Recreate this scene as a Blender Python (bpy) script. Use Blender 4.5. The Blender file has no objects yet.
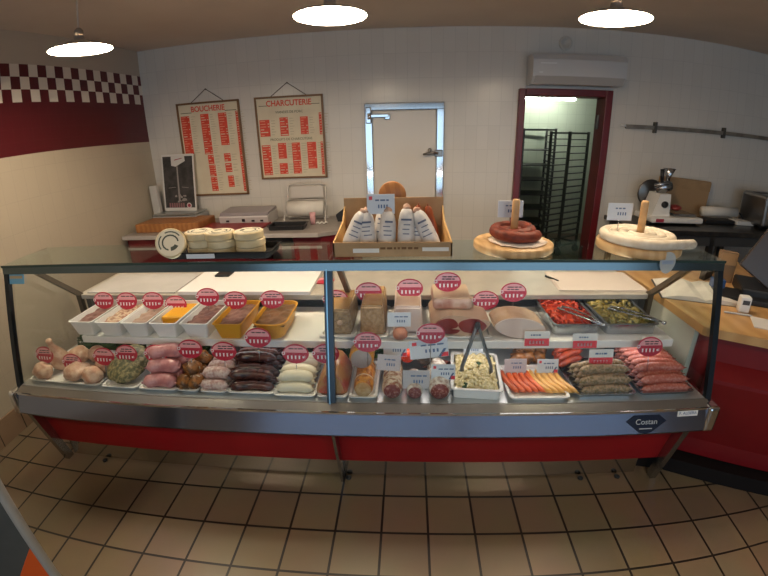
import bpy, bmesh, math, random
from mathutils import Vector, Matrix, noise, Euler
random.seed(7)
PI = math.pi
scene = bpy.context.scene
COL = scene.collection

# ------------------------------------------------------------------ materials
MATS = {}
def nodes_of(name):
    m = bpy.data.materials.new(name); m.use_nodes = True
    nt = m.node_tree
    return m, nt, nt.nodes['Principled BSDF']

def mat(name, col, rough=.5, metal=0., col2=None, scale=8., detail=3., bump=0., bscale=None, spec=None,
        lo=.4, hi=.6, kind='noise', coat=0., alpha=None, emit=None, estr=0., sss=0.):
    if name in MATS: return MATS[name]
    m, nt, b = nodes_of(name)
    c4 = (*col, 1)
    b.inputs['Base Color'].default_value = c4
    b.inputs['Roughness'].default_value = rough
    b.inputs['Metallic'].default_value = metal
    if spec is not None: b.inputs['Specular IOR Level'].default_value = spec
    if coat: b.inputs['Coat Weight'].default_value = coat; b.inputs['Coat Roughness'].default_value = .12
    if emit: b.inputs['Emission Color'].default_value = (*emit, 1); b.inputs['Emission Strength'].default_value = estr
    if sss: b.inputs['Subsurface Weight'].default_value = sss; b.inputs['Subsurface Radius'].default_value = (.02, .008, .005)
    tc = nt.nodes.new('ShaderNodeTexCoord')
    if col2 or bump:
        if kind == 'voronoi':
            n = nt.nodes.new('ShaderNodeTexVoronoi'); out = n.outputs['Distance']
        elif kind == 'wave':
            n = nt.nodes.new('ShaderNodeTexWave'); out = n.outputs['Fac']; n.inputs['Distortion'].default_value = 4
            n.inputs['Detail'].default_value = 3
        else:
            n = nt.nodes.new('ShaderNodeTexNoise'); out = n.outputs['Fac']; n.inputs['Detail'].default_value = detail
        n.inputs['Scale'].default_value = scale
        nt.links.new(tc.outputs['Object'], n.inputs['Vector'])
        if col2:
            r = nt.nodes.new('ShaderNodeValToRGB')
            r.color_ramp.elements[0].position = lo; r.color_ramp.elements[1].position = hi
            r.color_ramp.elements[0].color = c4; r.color_ramp.elements[1].color = (*col2, 1)
            nt.links.new(out, r.inputs['Fac']); nt.links.new(r.outputs['Color'], b.inputs['Base Color'])
        if bump:
            src = out
            if bscale:
                n2 = nt.nodes.new('ShaderNodeTexNoise'); n2.inputs['Scale'].default_value = bscale; n2.inputs['Detail'].default_value = 2
                nt.links.new(tc.outputs['Object'], n2.inputs['Vector']); src = n2.outputs['Fac']
            bp = nt.nodes.new('ShaderNodeBump'); bp.inputs['Strength'].default_value = bump; bp.inputs['Distance'].default_value = .01
            nt.links.new(src, bp.inputs['Height']); nt.links.new(bp.outputs['Normal'], b.inputs['Normal'])
    MATS[name] = m
    return m

def glass(name, tint=(.93, .97, .96), refl=.9, ior=1.45, haze=0.):
    m = bpy.data.materials.new(name); m.use_nodes = True; nt = m.node_tree; nt.nodes.clear()
    o = nt.nodes.new('ShaderNodeOutputMaterial'); t = nt.nodes.new('ShaderNodeBsdfTransparent'); g = nt.nodes.new('ShaderNodeBsdfGlossy')
    f = nt.nodes.new('ShaderNodeFresnel'); mx = nt.nodes.new('ShaderNodeMixShader'); mu = nt.nodes.new('ShaderNodeMath'); mu.operation = 'MULTIPLY'
    f.inputs['IOR'].default_value = ior; mu.inputs[1].default_value = refl
    t.inputs['Color'].default_value = (*tint, 1); g.inputs['Roughness'].default_value = .02; g.inputs['Color'].default_value = (.95, .98, 1, 1)
    nt.links.new(f.outputs[0], mu.inputs[0]); nt.links.new(mu.outputs[0], mx.inputs[0]); nt.links.new(t.outputs[0], mx.inputs[1]); nt.links.new(g.outputs[0], mx.inputs[2])
    last = mx.outputs[0]
    if haze:
        d = nt.nodes.new('ShaderNodeBsdfDiffuse'); d.inputs['Color'].default_value = (.8, .85, .85, 1)
        m2 = nt.nodes.new('ShaderNodeMixShader'); m2.inputs[0].default_value = haze
        nt.links.new(last, m2.inputs[1]); nt.links.new(d.outputs[0], m2.inputs[2]); last = m2.outputs[0]
    nt.links.new(last, o.inputs['Surface'])
    MATS[name] = m
    return m

def tile_mat(name, c1, c2, mortar, w, h, ms, axes='xy', off=(0, 0), rough=.3, bump=.3, var=None, spec=.5):
    """square tiles in object space"""
    m, nt, b = nodes_of(name)
    tc = nt.nodes.new('ShaderNodeTexCoord'); sp = nt.nodes.new('ShaderNodeSeparateXYZ'); cb = nt.nodes.new('ShaderNodeCombineXYZ')
    mp = nt.nodes.new('ShaderNodeMapping'); br = nt.nodes.new('ShaderNodeTexBrick')
    nt.links.new(tc.outputs['Object'], sp.inputs[0])
    nt.links.new(sp.outputs['XYZ'.index(axes[0].upper())], cb.inputs[0]); nt.links.new(sp.outputs['XYZ'.index(axes[1].upper())], cb.inputs[1])
    nt.links.new(cb.outputs[0], mp.inputs['Vector']); mp.inputs['Location'].default_value = (-off[0], -off[1], 0)
    br.offset = 0; br.squash = 1
    br.inputs['Scale'].default_value = 1; br.inputs['Brick Width'].default_value = w; br.inputs['Row Height'].default_value = h
    br.inputs['Mortar Size'].default_value = ms; br.inputs['Mortar Smooth'].default_value = .15
    br.inputs['Color1'].default_value = (*c1, 1); br.inputs['Color2'].default_value = (*c2, 1); br.inputs['Mortar'].default_value = (*mortar, 1)
    nt.links.new(mp.outputs[0], br.inputs['Vector'])
    col = br.outputs['Color']
    if var:
        n = nt.nodes.new('ShaderNodeTexNoise'); n.inputs['Scale'].default_value = var[0]; n.inputs['Detail'].default_value = 4
        nt.links.new(tc.outputs['Object'], n.inputs['Vector'])
        mx = nt.nodes.new('ShaderNodeMix'); mx.data_type = 'RGBA'; mx.blend_type = 'MULTIPLY'; mx.inputs['Factor'].default_value = var[1]
        nt.links.new(col, mx.inputs['A']); nt.links.new(n.outputs['Color'], mx.inputs['B']); col = mx.outputs['Result']
    nt.links.new(col, b.inputs['Base Color'])
    b.inputs['Roughness'].default_value = rough; b.inputs['Specular IOR Level'].default_value = spec
    bp = nt.nodes.new('ShaderNodeBump'); bp.invert = True; bp.inputs['Strength'].default_value = bump; bp.inputs['Distance'].default_value = .003
    nt.links.new(br.outputs['Fac'], bp.inputs['Height']); nt.links.new(bp.outputs['Normal'], b.inputs['Normal'])
    MATS[name] = m
    return m

def left_wall_mat():
    """cream tiled wall, dark red band, three rows of red and white checks, plain paint above; bands lie by height"""
    m, nt, b = nodes_of('checker_wall')
    L = nt.links.new
    tc = nt.nodes.new('ShaderNodeTexCoord'); sp = nt.nodes.new('ShaderNodeSeparateXYZ'); L(tc.outputs['Object'], sp.inputs[0])
    cb = nt.nodes.new('ShaderNodeCombineXYZ'); L(sp.outputs['Y'], cb.inputs[0]); L(sp.outputs['Z'], cb.inputs[1])
    def brick(w, h, ms, c1, c2, mo, loc=(0, 0, 0)):
        mp = nt.nodes.new('ShaderNodeMapping'); mp.inputs['Location'].default_value = loc; L(cb.outputs[0], mp.inputs['Vector'])
        br = nt.nodes.new('ShaderNodeTexBrick'); br.offset = 0; br.inputs['Scale'].default_value = 1
        br.inputs['Brick Width'].default_value = w; br.inputs['Row Height'].default_value = h; br.inputs['Mortar Size'].default_value = ms
        br.inputs['Color1'].default_value = (*c1, 1); br.inputs['Color2'].default_value = (*c2, 1); br.inputs['Mortar'].default_value = (*mo, 1)
        L(mp.outputs[0], br.inputs['Vector']); return br.outputs['Color']
    cream = brick(.1, .2, .0015, (.49, .43, .335), (.475, .415, .325), (.43, .38, .30))
    red = brick(.085, .085, .0012, (.090, .004, .009), (.084, .004, .008), (.10, .01, .015), (0, -1.69, 0))
    mp = nt.nodes.new('ShaderNodeMapping'); mp.inputs['Location'].default_value = (0.0, -2.035, -.5); L(cb.outputs[0], mp.inputs['Vector'])
    ck = nt.nodes.new('ShaderNodeTexChecker'); ck.inputs['Scale'].default_value = 1 / .0855
    mp2 = nt.nodes.new('ShaderNodeMapping'); mp2.inputs['Location'].default_value = (-.04, -2.035, .04); L(cb.outputs[0], mp2.inputs['Vector'])
    L(mp2.outputs[0], ck.inputs['Vector'])
    ck.inputs['Color1'].default_value = (.090, .004, .009, 1); ck.inputs['Color2'].default_value = (.72, .68, .62, 1)
    def step(z):
        g = nt.nodes.new('ShaderNodeMath'); g.operation = 'GREATER_THAN'; g.inputs[1].default_value = z; L(sp.outputs['Z'], g.inputs[0]); return g.outputs[0]
    def mix(f, a, c):
        x = nt.nodes.new('ShaderNodeMix'); x.data_type = 'RGBA'; L(f, x.inputs['Factor']); L(a, x.inputs['A'])
        if isinstance(c, tuple): x.inputs['B'].default_value = (*c, 1)
        else: L(c, x.inputs['B'])
        return x.outputs['Result']
    c = mix(step(1.69), cream, red); c = mix(step(2.035), c, ck.outputs['Color']); c = mix(step(2.035 + 3 * .0855), c, (.50, .45, .39))
    L(c, b.inputs['Base Color']); b.inputs['Roughness'].default_value = .32
    return m

# ------------------------------------------------------------------ mesh builder
class MB:
    def __init__(s): s.v = []; s.f = []; s.mi = []; s.sm = []
    def add(s, vs, fs, m=0, smooth=False, M=None):
        o = len(s.v)
        for p in vs:
            p = Vector(p); s.v.append(tuple(M @ p) if M is not None else tuple(p))
        for f in fs: s.f.append(tuple(i + o for i in f)); s.mi.append(m); s.sm.append(smooth)
        return s
    def box(s, x0, x1, y0, y1, z0, z1, m=0, M=None, bev=0., seg=2):
        if bev <= 0:
            vs = [(x, y, z) for z in (z0, z1) for y in (y0, y1) for x in (x0, x1)]
            fs = [(0, 2, 3, 1), (4, 5, 7, 6), (0, 1, 5, 4), (2, 6, 7, 3), (0, 4, 6, 2), (1, 3, 7, 5)]
            return s.add(vs, fs, m, False, M)
        bm = bmesh.new(); bmesh.ops.create_cube(bm, size=1)
        for v in bm.verts: v.co = Vector((x0 + (v.co.x + .5) * (x1 - x0), y0 + (v.co.y + .5) * (y1 - y0), z0 + (v.co.z + .5) * (z1 - z0)))
        bmesh.ops.bevel(bm, geom=list(bm.edges), offset=bev, segments=seg, affect='EDGES', profile=.5)
        return s.bm(bm, m, False, M)
    def bm(s, bm, m=0, smooth=False, M=None):
        bm.verts.ensure_lookup_table(); bm.verts.index_update()
        s.add([v.co.copy() for v in bm.verts], [[v.index for v in f.verts] for f in bm.faces], m, smooth, M); bm.free(); return s
    def tube(s, path, rad, n=10, m=0, cap=True, M=None, smooth=True, flat=None):
        path = [Vector(p) for p in path]; k = len(path)
        if not hasattr(rad, '__len__'): rad = [rad] * k
        up = Vector((0, 0, 1)); vs = []; prev = None
        for i, p in enumerate(path):
            t = (path[min(i + 1, k - 1)] - path[max(i - 1, 0)]).normalized()
            a = (prev - t * prev.dot(t)) if prev is not None else (up - t * up.dot(t))
            if a.length < 1e-4: a = Vector((1, 0, 0)) - t * t.x
            a.normalize(); prev = a; b = t.cross(a)
            for j in range(n):
                th = 2 * PI * j / n
                vs.append(p + (a * math.cos(th) * (flat or 1) + b * math.sin(th)) * rad[i])
        fs = [(i * n + j, i * n + (j + 1) % n, (i + 1) * n + (j + 1) % n, (i + 1) * n + j) for i in range(k - 1) for j in range(n)]
        if cap: fs += [tuple(range(n - 1, -1, -1)), tuple((k - 1) * n + j for j in range(n))]
        return s.add(vs, fs, m, smooth, M)
    def lathe(s, prof, n=24, m=0, M=None, smooth=True, cap=True):
        vs = [(r * math.cos(2 * PI * j / n), r * math.sin(2 * PI * j / n), z) for r, z in prof for j in range(n)]
        k = len(prof)
        fs = [(i * n + j, i * n + (j + 1) % n, (i + 1) * n + (j + 1) % n, (i + 1) * n + j) for i in range(k - 1) for j in range(n)]
        if cap: fs += [tuple(range(n - 1, -1, -1)), tuple((k - 1) * n + j for j in range(n))]
        return s.add(vs, fs, m, smooth, M)
    def prism(s, poly, h0, h1, m=0, M=None, axis='z', smooth=False):
        n = len(poly)
        def P(a, b, h): return (a, b, h) if axis == 'z' else ((h, a, b) if axis == 'x' else (a, h, b))
        vs = [P(a, b, h0) for a, b in poly] + [P(a, b, h1) for a, b in poly]
        fs = [tuple(range(n - 1, -1, -1)), tuple(range(n, 2 * n))] + [(i, (i + 1) % n, n + (i + 1) % n, n + i) for i in range(n)]
        return s.add(vs, fs, m, smooth, M)
    def blob(s, c, r, m=0, amp=.15, fr=1.5, seed=0, sub=3, M=None, flatz=None):
        bm = bmesh.new(); bmesh.ops.create_icosphere(bm, subdivisions=sub, radius=1)
        for v in bm.verts:
            d = noise.noise(v.co * fr + Vector((seed * 7.3, seed * 3.1, seed))) * amp
            q = v.co * (1 + d)
            if flatz is not None and q.z < flatz: q.z = flatz
            v.co = Vector((c[0] + q.x * r[0], c[1] + q.y * r[1], c[2] + q.z * r[2]))
        return s.bm(bm, m, True, M)
    def build(s, name, mats, parent=None, loc=None, rot=None):
        if not isinstance(mats, (list, tuple)): mats = [mats]
        me = bpy.data.meshes.new(name); me.from_pydata(s.v, [], s.f)
        for k in mats: me.materials.append(k)
        me.polygons.foreach_set('material_index', s.mi); me.polygons.foreach_set('use_smooth', s.sm)
        bm = bmesh.new(); bm.from_mesh(me); bmesh.ops.recalc_face_normals(bm, faces=bm.faces); bm.to_mesh(me); bm.free()
        me.update()
        o = bpy.data.objects.new(name, me); COL.objects.link(o)
        if parent: o.parent = parent
        if loc: o.location = loc
        if rot: o.rotation_euler = rot
        return o

def tag(o, label, cat, group=None, kind=None):
    o['label'] = label; o['category'] = cat
    if group: o['group'] = group
    if kind: o['kind'] = kind
    return o
def empty(name, loc, label, cat, group=None, rz=0., rot=None):
    o = bpy.data.objects.new(name, None); COL.objects.link(o); o.location = loc
    o.rotation_euler = rot if rot else (0, 0, rz); o.empty_display_size = .05
    return tag(o, label, cat, group)
def struct(o): o['kind'] = 'structure'; return o
def kids(o): return [c for c in bpy.data.objects if c.parent == o]
def dup(o, loc, label=None, group=None, rot=None, parent=None):
    c = o.copy(); COL.objects.link(c); c.location = loc
    if parent: c.parent = parent
    if rot is not None: c.rotation_euler = rot
    if label: c['label'] = label
    if group: c['group'] = group
    for k in kids(o):
        d = k.copy(); COL.objects.link(d); d.parent = c
        for q in kids(k): e = q.copy(); COL.objects.link(e); e.parent = d
    return c
def writing(name, body, size, loc, rot, m, parent, ext=.0004, xs=1., align='CENTER', bold=0.):
    cu = bpy.data.curves.new(name, 'FONT'); cu.body = body; cu.size = size; cu.align_x = align; cu.align_y = 'CENTER'; cu.extrude = ext; cu.offset = bold
    o = bpy.data.objects.new(name, cu); COL.objects.link(o)
    bpy.context.view_layer.update()
    dg = bpy.context.evaluated_depsgraph_get(); me = bpy.data.meshes.new_from_object(o.evaluated_get(dg))
    bpy.data.objects.remove(o)
    me.materials.clear(); me.materials.append(m); me.name = name
    q = bpy.data.objects.new(name, me); COL.objects.link(q); q.parent = parent; q.location = loc; q.rotation_euler = rot; q.scale = (xs, 1, 1)
    return q
ORD = ['first', 'second', 'third', 'fourth', 'fifth', 'sixth', 'seventh', 'eighth', 'ninth', 'tenth', 'eleventh', 'twelfth', 'thirteenth', 'fourteenth', 'fifteenth', 'sixteenth']
def T(x, y, z): return Matrix.Translation((x, y, z))
def RX(a): return Matrix.Rotation(a, 4, 'X')
def RY(a): return Matrix.Rotation(a, 4, 'Y')
def RZ(a): return Matrix.Rotation(a, 4, 'Z')

# ------------------------------------------------------------------ palette
steel = mat('brushed_steel', (.50, .52, .55), .26, 1., (.44, .46, .49), 30, lo=.3, hi=.7)
chrome = mat('chrome', (.72, .75, .78), .10, 1.)
darksteel = mat('dark_steel', (.10, .10, .10), .35, 1., (.14, .13, .12), 14)
postdark = mat('post_metal', (.045, .055, .065), .3, .9)
redpanel = mat('red_panel', (.30, .006, .010), .38, 0, (.26, .005, .009), 3)
darkred = mat('dark_red_paint', (.20, .010, .016), .35, 0, (.16, .008, .014), 5)
framered = mat('door_red', (.15, .010, .013), .34, 0, (.12, .008, .011), 6)
white = mat('white_plastic', (.80, .79, .77), .35)
whitecard = mat('white_card', (.78, .77, .75), .7)
paper = mat('paper', (.76, .73, .68), .8, 0, (.70, .67, .62), 9)
cream = mat('cream_paper', (.74, .66, .50), .75, 0, (.70, .61, .46), 6)
black = mat('black_plastic', (.012, .012, .014), .45)
darkgrey = mat('dark_grey', (.05, .052, .056), .5)
grey = mat('grey_plastic', (.33, .34, .35), .45)
kraft = mat('cardboard', (.42, .265, .135), .8, 0, (.37, .23, .115), 12, bump=.05)
wood = mat('pale_wood', (.62, .40, .19), .5, 0, (.53, .32, .14), 7, kind='wave', lo=.2, hi=.8)
woodtop = mat('counter_wood', (.60, .36, .15), .33, 0, (.52, .29, .11), 3, kind='wave', lo=.1, hi=.9)
woodorange = mat('chopping_block_wood', (.40, .17, .055), .45, 0, (.33, .13, .04), 7, kind='wave')
tagred = mat('tag_red', (.50, .018, .045), .3)
tagpink = mat('tag_pink', (.80, .36, .38), .35)
tagwhite = mat('tag_white', (.86, .80, .80), .4)
ink = mat('ink', (.05, .03, .035), .6)
inkblue = mat('ink_blue', (.10, .16, .30), .6)
pricered = mat('price_red', (.72, .04, .05), .4)
posterred = mat('poster_red', (.74, .07, .035), .55, 0, (.66, .06, .03), 30)
framebrown = mat('poster_frame', (.20, .10, .04), .4)
glassclear = glass('case_glass', (.975, .99, .985), .10)
glasstop = glass('case_top_glass', (.90, .95, .94), .25)
glasswin = glass('window_glass')
film = glass('clear_film', (.97, .97, .97), 1.2, 1.5, .12)
cardgrey = mat('price_card', (.68, .72, .78), .5)

# ------------------------------------------------------------------ room shell
A = -.025; WY = 3.78
U = Vector((math.cos(A), math.sin(A), 0)); N = Vector((math.sin(A), -math.cos(A), 0))
WO = -N * (WY * math.cos(A))                       # foot of the back wall nearest the origin
def W(u, d, z): p = WO + U * u + N * d; return (p.x, p.y, z)
def WX(x, d, z): return W(x - .0945, d, z)
ZC = 2.517
TL = .21
floor_m = tile_mat('floor_tiles', (.265, .195, .122), (.215, .155, .098), (.016, .011, .008), TL, TL, .0058, 'xy', (-.1125, 1.448), .36, .25, (3.0, .35))
o = MB().box(-3.4, 5.2, -3.4, 9, -.05, 0).build('floor', floor_m); struct(o)
ceil_m = mat('ceiling_paint', (.64, .55, .46), .75, 0, (.59, .50, .42), 1.2)
backtile = tile_mat('white_wall_tiles', (.70, .66, .605), (.675, .635, .58), (.60, .565, .52), .1, .2, .0018, 'xz', (.02, .115), .24, .25)
wl = tuple(WO); wr = (0, 0, A)
struct(MB().box(-2.7, 4.45, -6.6, .14, ZC, ZC + .06).build('ceiling', ceil_m, None, wl, wr))
mb = MB(); mb.box(-2.70, .885, 0, .12, 0, ZC); mb.box(1.645, 4.4, 0, .12, 0, ZC); mb.box(.885, 1.645, 0, .12, 1.985, ZC)
struct(mb.build('wall_back', backtile, None, wl, wr))
struct(MB().box(-2.67, -2.557, -6.5, 0, 0, ZC).build('wall_left', left_wall_mat(), None, wl, wr))
plain = mat('wall_paint', (.60, .54, .46), .6, 0, (.56, .50, .43), 2)
struct(MB().box(4.3, 4.4, -6.5, 0, 0, ZC).build('wall_right', backtile if False else plain, None, wl, wr))
mb = MB(); mb.box(-2.67, 4.4, -6.6, -6.5, 0, .15); mb.box(-2.67, 4.4, -6.6, -6.5, 2.25, ZC)
mb.box(-2.67, -2.1, -6.6, -6.5, .15, 2.25); mb.box(3.7, 4.4, -6.6, -6.5, .15, 2.25); mb.box(.75, .85, -6.6, -6.5, .15, 2.25)
struct(mb.build('wall_front', plain, None, wl, wr))
for i, (x0, x1) in enumerate(((-2.1, .75), (.85, 3.7))):
    w = MB().box(x0, x1, -6.556, -6.55, .15, 2.25).build('window_%d' % (i + 1), glasswin, None, wl, wr); struct(w)
    mb = MB(); mb.box(x0, x1, -6.59, -6.51, .15, .20); mb.box(x0, x1, -6.59, -6.51, 2.20, 2.25); mb.box(x0, x0 + .05, -6.59, -6.51, .2, 2.2); mb.box(x1 - .05, x1, -6.59, -6.51, .2, 2.2)
    mb.build('frame', framered, w)
base_m = tile_mat('baseboard_tiles', (.30, .20, .13), (.27, .18, .115), (.04, .03, .02), TL, .3, .004, 'yz', (0, -.05), .4, .2)
struct(MB().box(-2.557, -2.545, -6.5, 0, 0, .17).build('baseboard_left', base_m, None, wl, wr))
# back room behind the doorway
roomtile = tile_mat('back_room_tiles', (.62, .66, .54), (.60, .64, .52), (.48, .51, .42), .15, .15, .002, 'xz', (0, 0), .3, .2)
roomtile_y = tile_mat('back_room_side_tiles', (.62, .66, .54), (.60, .64, .52), (.48, .51, .42), .15, .15, .002, 'yz', (0, 0), .3, .2)
struct(MB().box(.2, 4.1, 3.2, 3.3, 0, 2.7).build('wall_room', roomtile, None, wl, wr))
struct(MB().box(.1, .2, .12, 3.3, 0, 2.7).build('wall_room_left', roomtile_y, None, wl, wr))
struct(MB().box(4.1, 4.2, .12, 3.3, 0, 2.7).build('wall_room_right', roomtile_y, None, wl, wr))
struct(MB().box(.1, 4.2, .14, 3.3, 2.7, 2.76).build('ceiling_room', plain, None, wl, wr))
# door frame
mb = MB(); f = .055
mb.box(.862, .917, -.05, .15, 0, 2.02, bev=.006); mb.box(1.607, 1.67, -.05, .15, 0, 2.02, bev=.006); mb.box(.917, 1.607, -.05, .15, 1.962, 2.02, bev=.006)
fr = struct(mb.build('door_1', framered, None, wl, wr)); fr.name = 'door_1'
MB().box(1.588, 1.607, .05, .09, 1.70, 1.82, bev=.003).box(1.588, 1.607, .05, .09, .5, .62, bev=.003).build('hinge', darksteel, fr)

# ------------------------------------------------------------------ cold room door
cold = empty('cold_room_door', W(-.11, 0, 0), 'white cold room door in a chrome frame set in the tiled back wall', 'door', rz=A)
x0, x1, zt, zb = -.345, .345, 1.914, .86
mb = MB(); fw = .066
mb.box(x0, x0 + fw, -.03, 0, zb, zt, bev=.006); mb.box(x1 - fw, x1, -.03, 0, zb, zt, bev=.006); mb.box(x0, x1, -.032, 0, zt - fw + .006, zt, bev=.006); mb.box(x0, x1, -.032, 0, zb, zb + fw, bev=.006)
mb.build('frame', chrome, cold)
MB().box(x0 + fw + .003, x1 - fw - .003, -.045, 0, zb + fw + .003, zt - fw + .002, bev=.01).build('door_panel', mat('cold_door', (.68, .63, .565), .22), cold)
mb = MB(); mb.box(-.335, -.285, -.05, -.03, 1.745, 1.885, bev=.008); mb.box(-.31, -.13, -.062, -.045, 1.79, 1.825, bev=.008); mb.lathe([(.018, 0), (.018, .05)], 14, M=T(-.30, -.06, 1.78)); mb.box(-.17, -.12, -.06, -.045, 1.775, 1.815, bev=.006)
mb.build('hinge', chrome, cold)
mb = MB(); mb.box(.26, .335, -.055, -.03, 1.455, 1.515, bev=.008); mb.tube([(.29, -.06, 1.485), (.25, -.085, 1.49), (.16, -.09, 1.478)], [.012, .012, .008], 10); mb.lathe([(.016, 0), (.016, .03), (.008, .04)], 14, M=T(.22, -.075, 1.49))
mb.build('latch', mat('worn_steel', (.28, .27, .26), .3, 1.), cold)

# ------------------------------------------------------------------ posters
def poster(name, u0, u1, z0, z1, title, sub, label, blocks, roll=0.):
    cx = (u0 + u1) / 2; cz = (z0 + z1) / 2; w = u1 - u0; h = z1 - z0
    e = empty(name, W(cx, 0, cz), label, 'poster', 'framed price lists on the back wall', rot=(0, roll, A))
    mb = MB(); t = .016
    for a in ((-w / 2, w / 2, h / 2 - t, h / 2), (-w / 2, w / 2, -h / 2, -h / 2 + t), (-w / 2, -w / 2 + t, -h / 2, h / 2), (w / 2 - t, w / 2, -h / 2, h / 2)):
        mb.box(a[0], a[1], -.022, 0, a[2], a[3])
    mb.build('frame', framebrown, e)
    mb = MB(); mb.box(-w / 2 + t, w / 2 - t, -.010, -.002, -h / 2 + t, h / 2 - t, 0)
    def q(a0, a1, b0, b1, m, y=-.0106):  # in 0..1 sheet coords, b from the top
        X = lambda a: -w / 2 + t + a * (w - 2 * t); Z = lambda b: h / 2 - t - b * (h - 2 * t)
        mb.add([(X(a0), y, Z(b1)), (X(a1), y, Z(b1)), (X(a1), y, Z(b0)), (X(a0), y, Z(b0))], [(0, 1, 2, 3)], m)
    rnd = random.Random(len(title))
    for (a0, a1, b0, b1) in blocks:
        q(a0, a1, b0, b1, 1)
        n = max(2, int((b1 - b0) * h / .022))
        for k in range(n):                                     # little price slips and lines of print on the red
            zb_ = b0 + (b1 - b0) * (k + .35) / n; zh = (b1 - b0) * .3 / n
            q(a0 + .012, a0 + .012 + (a1 - a0) * rnd.uniform(.3, .72), zb_, zb_ + zh, 3 if rnd.random() < .8 else 0, -.0112)
            if rnd.random() < .5: q(a1 - .03, a1 - .008, zb_, zb_ + zh, 0, -.0112)
            q(a1 + .025, a1 + .025 + rnd.uniform(.04, .085), zb_, zb_ + zh * .7, 2, -.0112)
    q(.03, .22, .085, .092, 4); q(.78, .97, .085, .092, 4)
    sh = mb.build('sheet', [cream, posterred, mat('faint_print', (.50, .42, .30), .7), mat('slip', (.80, .30, .20), .6), mat('olive_rule', (.12, .11, .05), .6)], e)
    writing('title_lettering', title, .068 * w / .62, (0, -.0115, h / 2 - .062), (PI / 2, 0, 0), posterred, e, xs=.92, bold=.0014)
    for body, b in sub: writing('subtitle_lettering', body, .030, (0, -.0118, h / 2 - t - b * (h - 2 * t)), (PI / 2, 0, 0), mat('olive_rule', (0, 0, 0)), e)
    MB().tube([(-w * .26, -.012, h / 2 - .004), (-.01, -.006, h / 2 + .105), (.005, -.006, h / 2 + .105), (w * .27, -.012, h / 2 - .004)], .0028, 6).lathe([(.006, 0), (.006, .014)], 8, M=T(0, 0, h / 2 + .108) @ RX(PI / 2)).build('hanging_cord', mat('cord', (.10, .07, .05), .7), e)
    return e
poster('price_poster', -2.21, -1.59, 1.152, 2.008, 'BOUCHERIE', [], 'framed red and cream BOUCHERIE price list hanging beside the corner',
       [(.02, .17, .12, .54), (.36, .50, .11, .55), (.66, .80, .11, .46), (.40, .50, .56, .66), (.40, .51, .67, .80), (.40, .51, .81, .97), (.68, .79, .55, .64), (.68, .79, .66, .76), (.70, .80, .80, .93), (.95, .99, .1, .98)])
poster('price_poster', -1.443, -.818, 1.286, 2.010, 'CHARCUTERIE', [('VIANDES DE PORC', .175), ('PRODUITS DE CHARCUTERIE', .515)], 'framed red and cream CHARCUTERIE price list hanging next to the cold room door',
       [(.02, .18, .26, .47), (.34, .47, .24, .47), (.66, .78, .24, .46), (.95, .99, .2, .47), (.02, .16, .58, .97), (.28, .41, .56, .76), (.28, .41, .82, .96), (.50, .63, .56, .96), (.74, .88, .56, .90), (.95, .99, .56, .98)])

# ------------------------------------------------------------------ air conditioner, vent, knife rail
ac = empty('air_conditioner', W(1.315, 0, 2.160), 'white wall air conditioner mounted above the red doorway', 'air conditioner', rz=A)
MB().prism([(0, .115), (-.17, .115), (-.205, .07), (-.205, -.06), (-.15, -.115), (0, -.115)], -.39, .385, 0, axis='x').build('housing', mat('ac_white', (.62, .61, .60), .35), ac)
MB().prism([(-.202, -.062), (-.212, -.058), (-.160, -.116), (-.150, -.112)], -.37, .37, 0, axis='x').build('air_flap', mat('ac_flap', (.50, .49, .48), .4), ac)
MB().box(-.33, -.20, -.2065, -.205, .035, .045).box(-.34, -.31, -.2065, -.205, -.035, -.025).build('display_strip', mat('ac_display', (.80, .80, .80), .15), ac)
v = MB().lathe([(.058, 0), (.056, .012), (.036, .016), (.034, .006), (.004, .006)], 28, M=RX(PI / 2)).build('wall_vent', mat('vent_white', (.60, .56, .50), .5), None, W(1.24, 0, 2.392), (0, 0, A))
tag(v, 'round white vent cap on the wall above the air conditioner', 'vent')
kr = empty('knife_rail', W(2.75, 0, 1.73), 'long steel knife rail fixed along the wall above the slicer', 'rail', rz=A)
MB().box(-.93, .93, -.035, -.012, -.017, .017, bev=.003).build('bar', mat('rail_grey', (.22, .19, .16), .45, .6, (.30, .27, .23), 10), kr)
for u in (-.655, .04, .70): MB().box(u - .011, u + .011, -.045, 0, -.045, .05, bev=.003).build('bracket', mat('bracket_dark', (.10, .09, .08), .5, .5), kr)
MB().tube([(-.98, -.02, .012), (-.93, -.022, .004)], [.006, .012], 8).build('end_piece', white, kr)

# ------------------------------------------------------------------ pendant lamps
lampemit = bpy.data.materials.new('lamp_glow'); lampemit.use_nodes = True
b_ = lampemit.node_tree.nodes['Principled BSDF']; b_.inputs['Base Color'].default_value = (.9, .85, .75, 1)
b_.inputs['Emission Color'].default_value = (1, .80, .56, 1); b_.inputs['Emission Strength'].default_value = 62
shade_m = mat('lamp_shade', (.34, .30, .27), .35, .3)
cordw = mat('lamp_cord', (.55, .50, .44), .6)
def lamp(loc, label):
    e = empty('pendant_lamp', loc, label, 'lamp', 'pendant lamps over the counter')
    R_ = .172
    MB().lathe([(.026, .075), (.030, .052), (.06, .042), (.13, .022), (R_, .004), (R_ + .002, 0), (R_ - .003, .002), (.128, .017), (.055, .036), (.028, .046)], 40, cap=False).build('shade', shade_m, e)
    MB().lathe([(.024, .07), (.024, .10), (.012, .115)], 18).build('socket', mat('socket', (.30, .24, .18), .5), e)
    MB().lathe([(.0005, -.004), (.10, -.002), (R_ - .006, .0025), (R_ - .006, .006), (.0005, .006)], 36, cap=False).build('bulb', lampemit, e)
    top = ZC - loc[2]
    MB().tube([(0, 0, .11), (0, 0, top - .02)], .005, 8).build('cord', cordw, e)
    MB().lathe([(.045, top), (.042, top - .02), (.012, top - .035)], 20).build('ceiling_rose', cordw, e)
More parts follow.
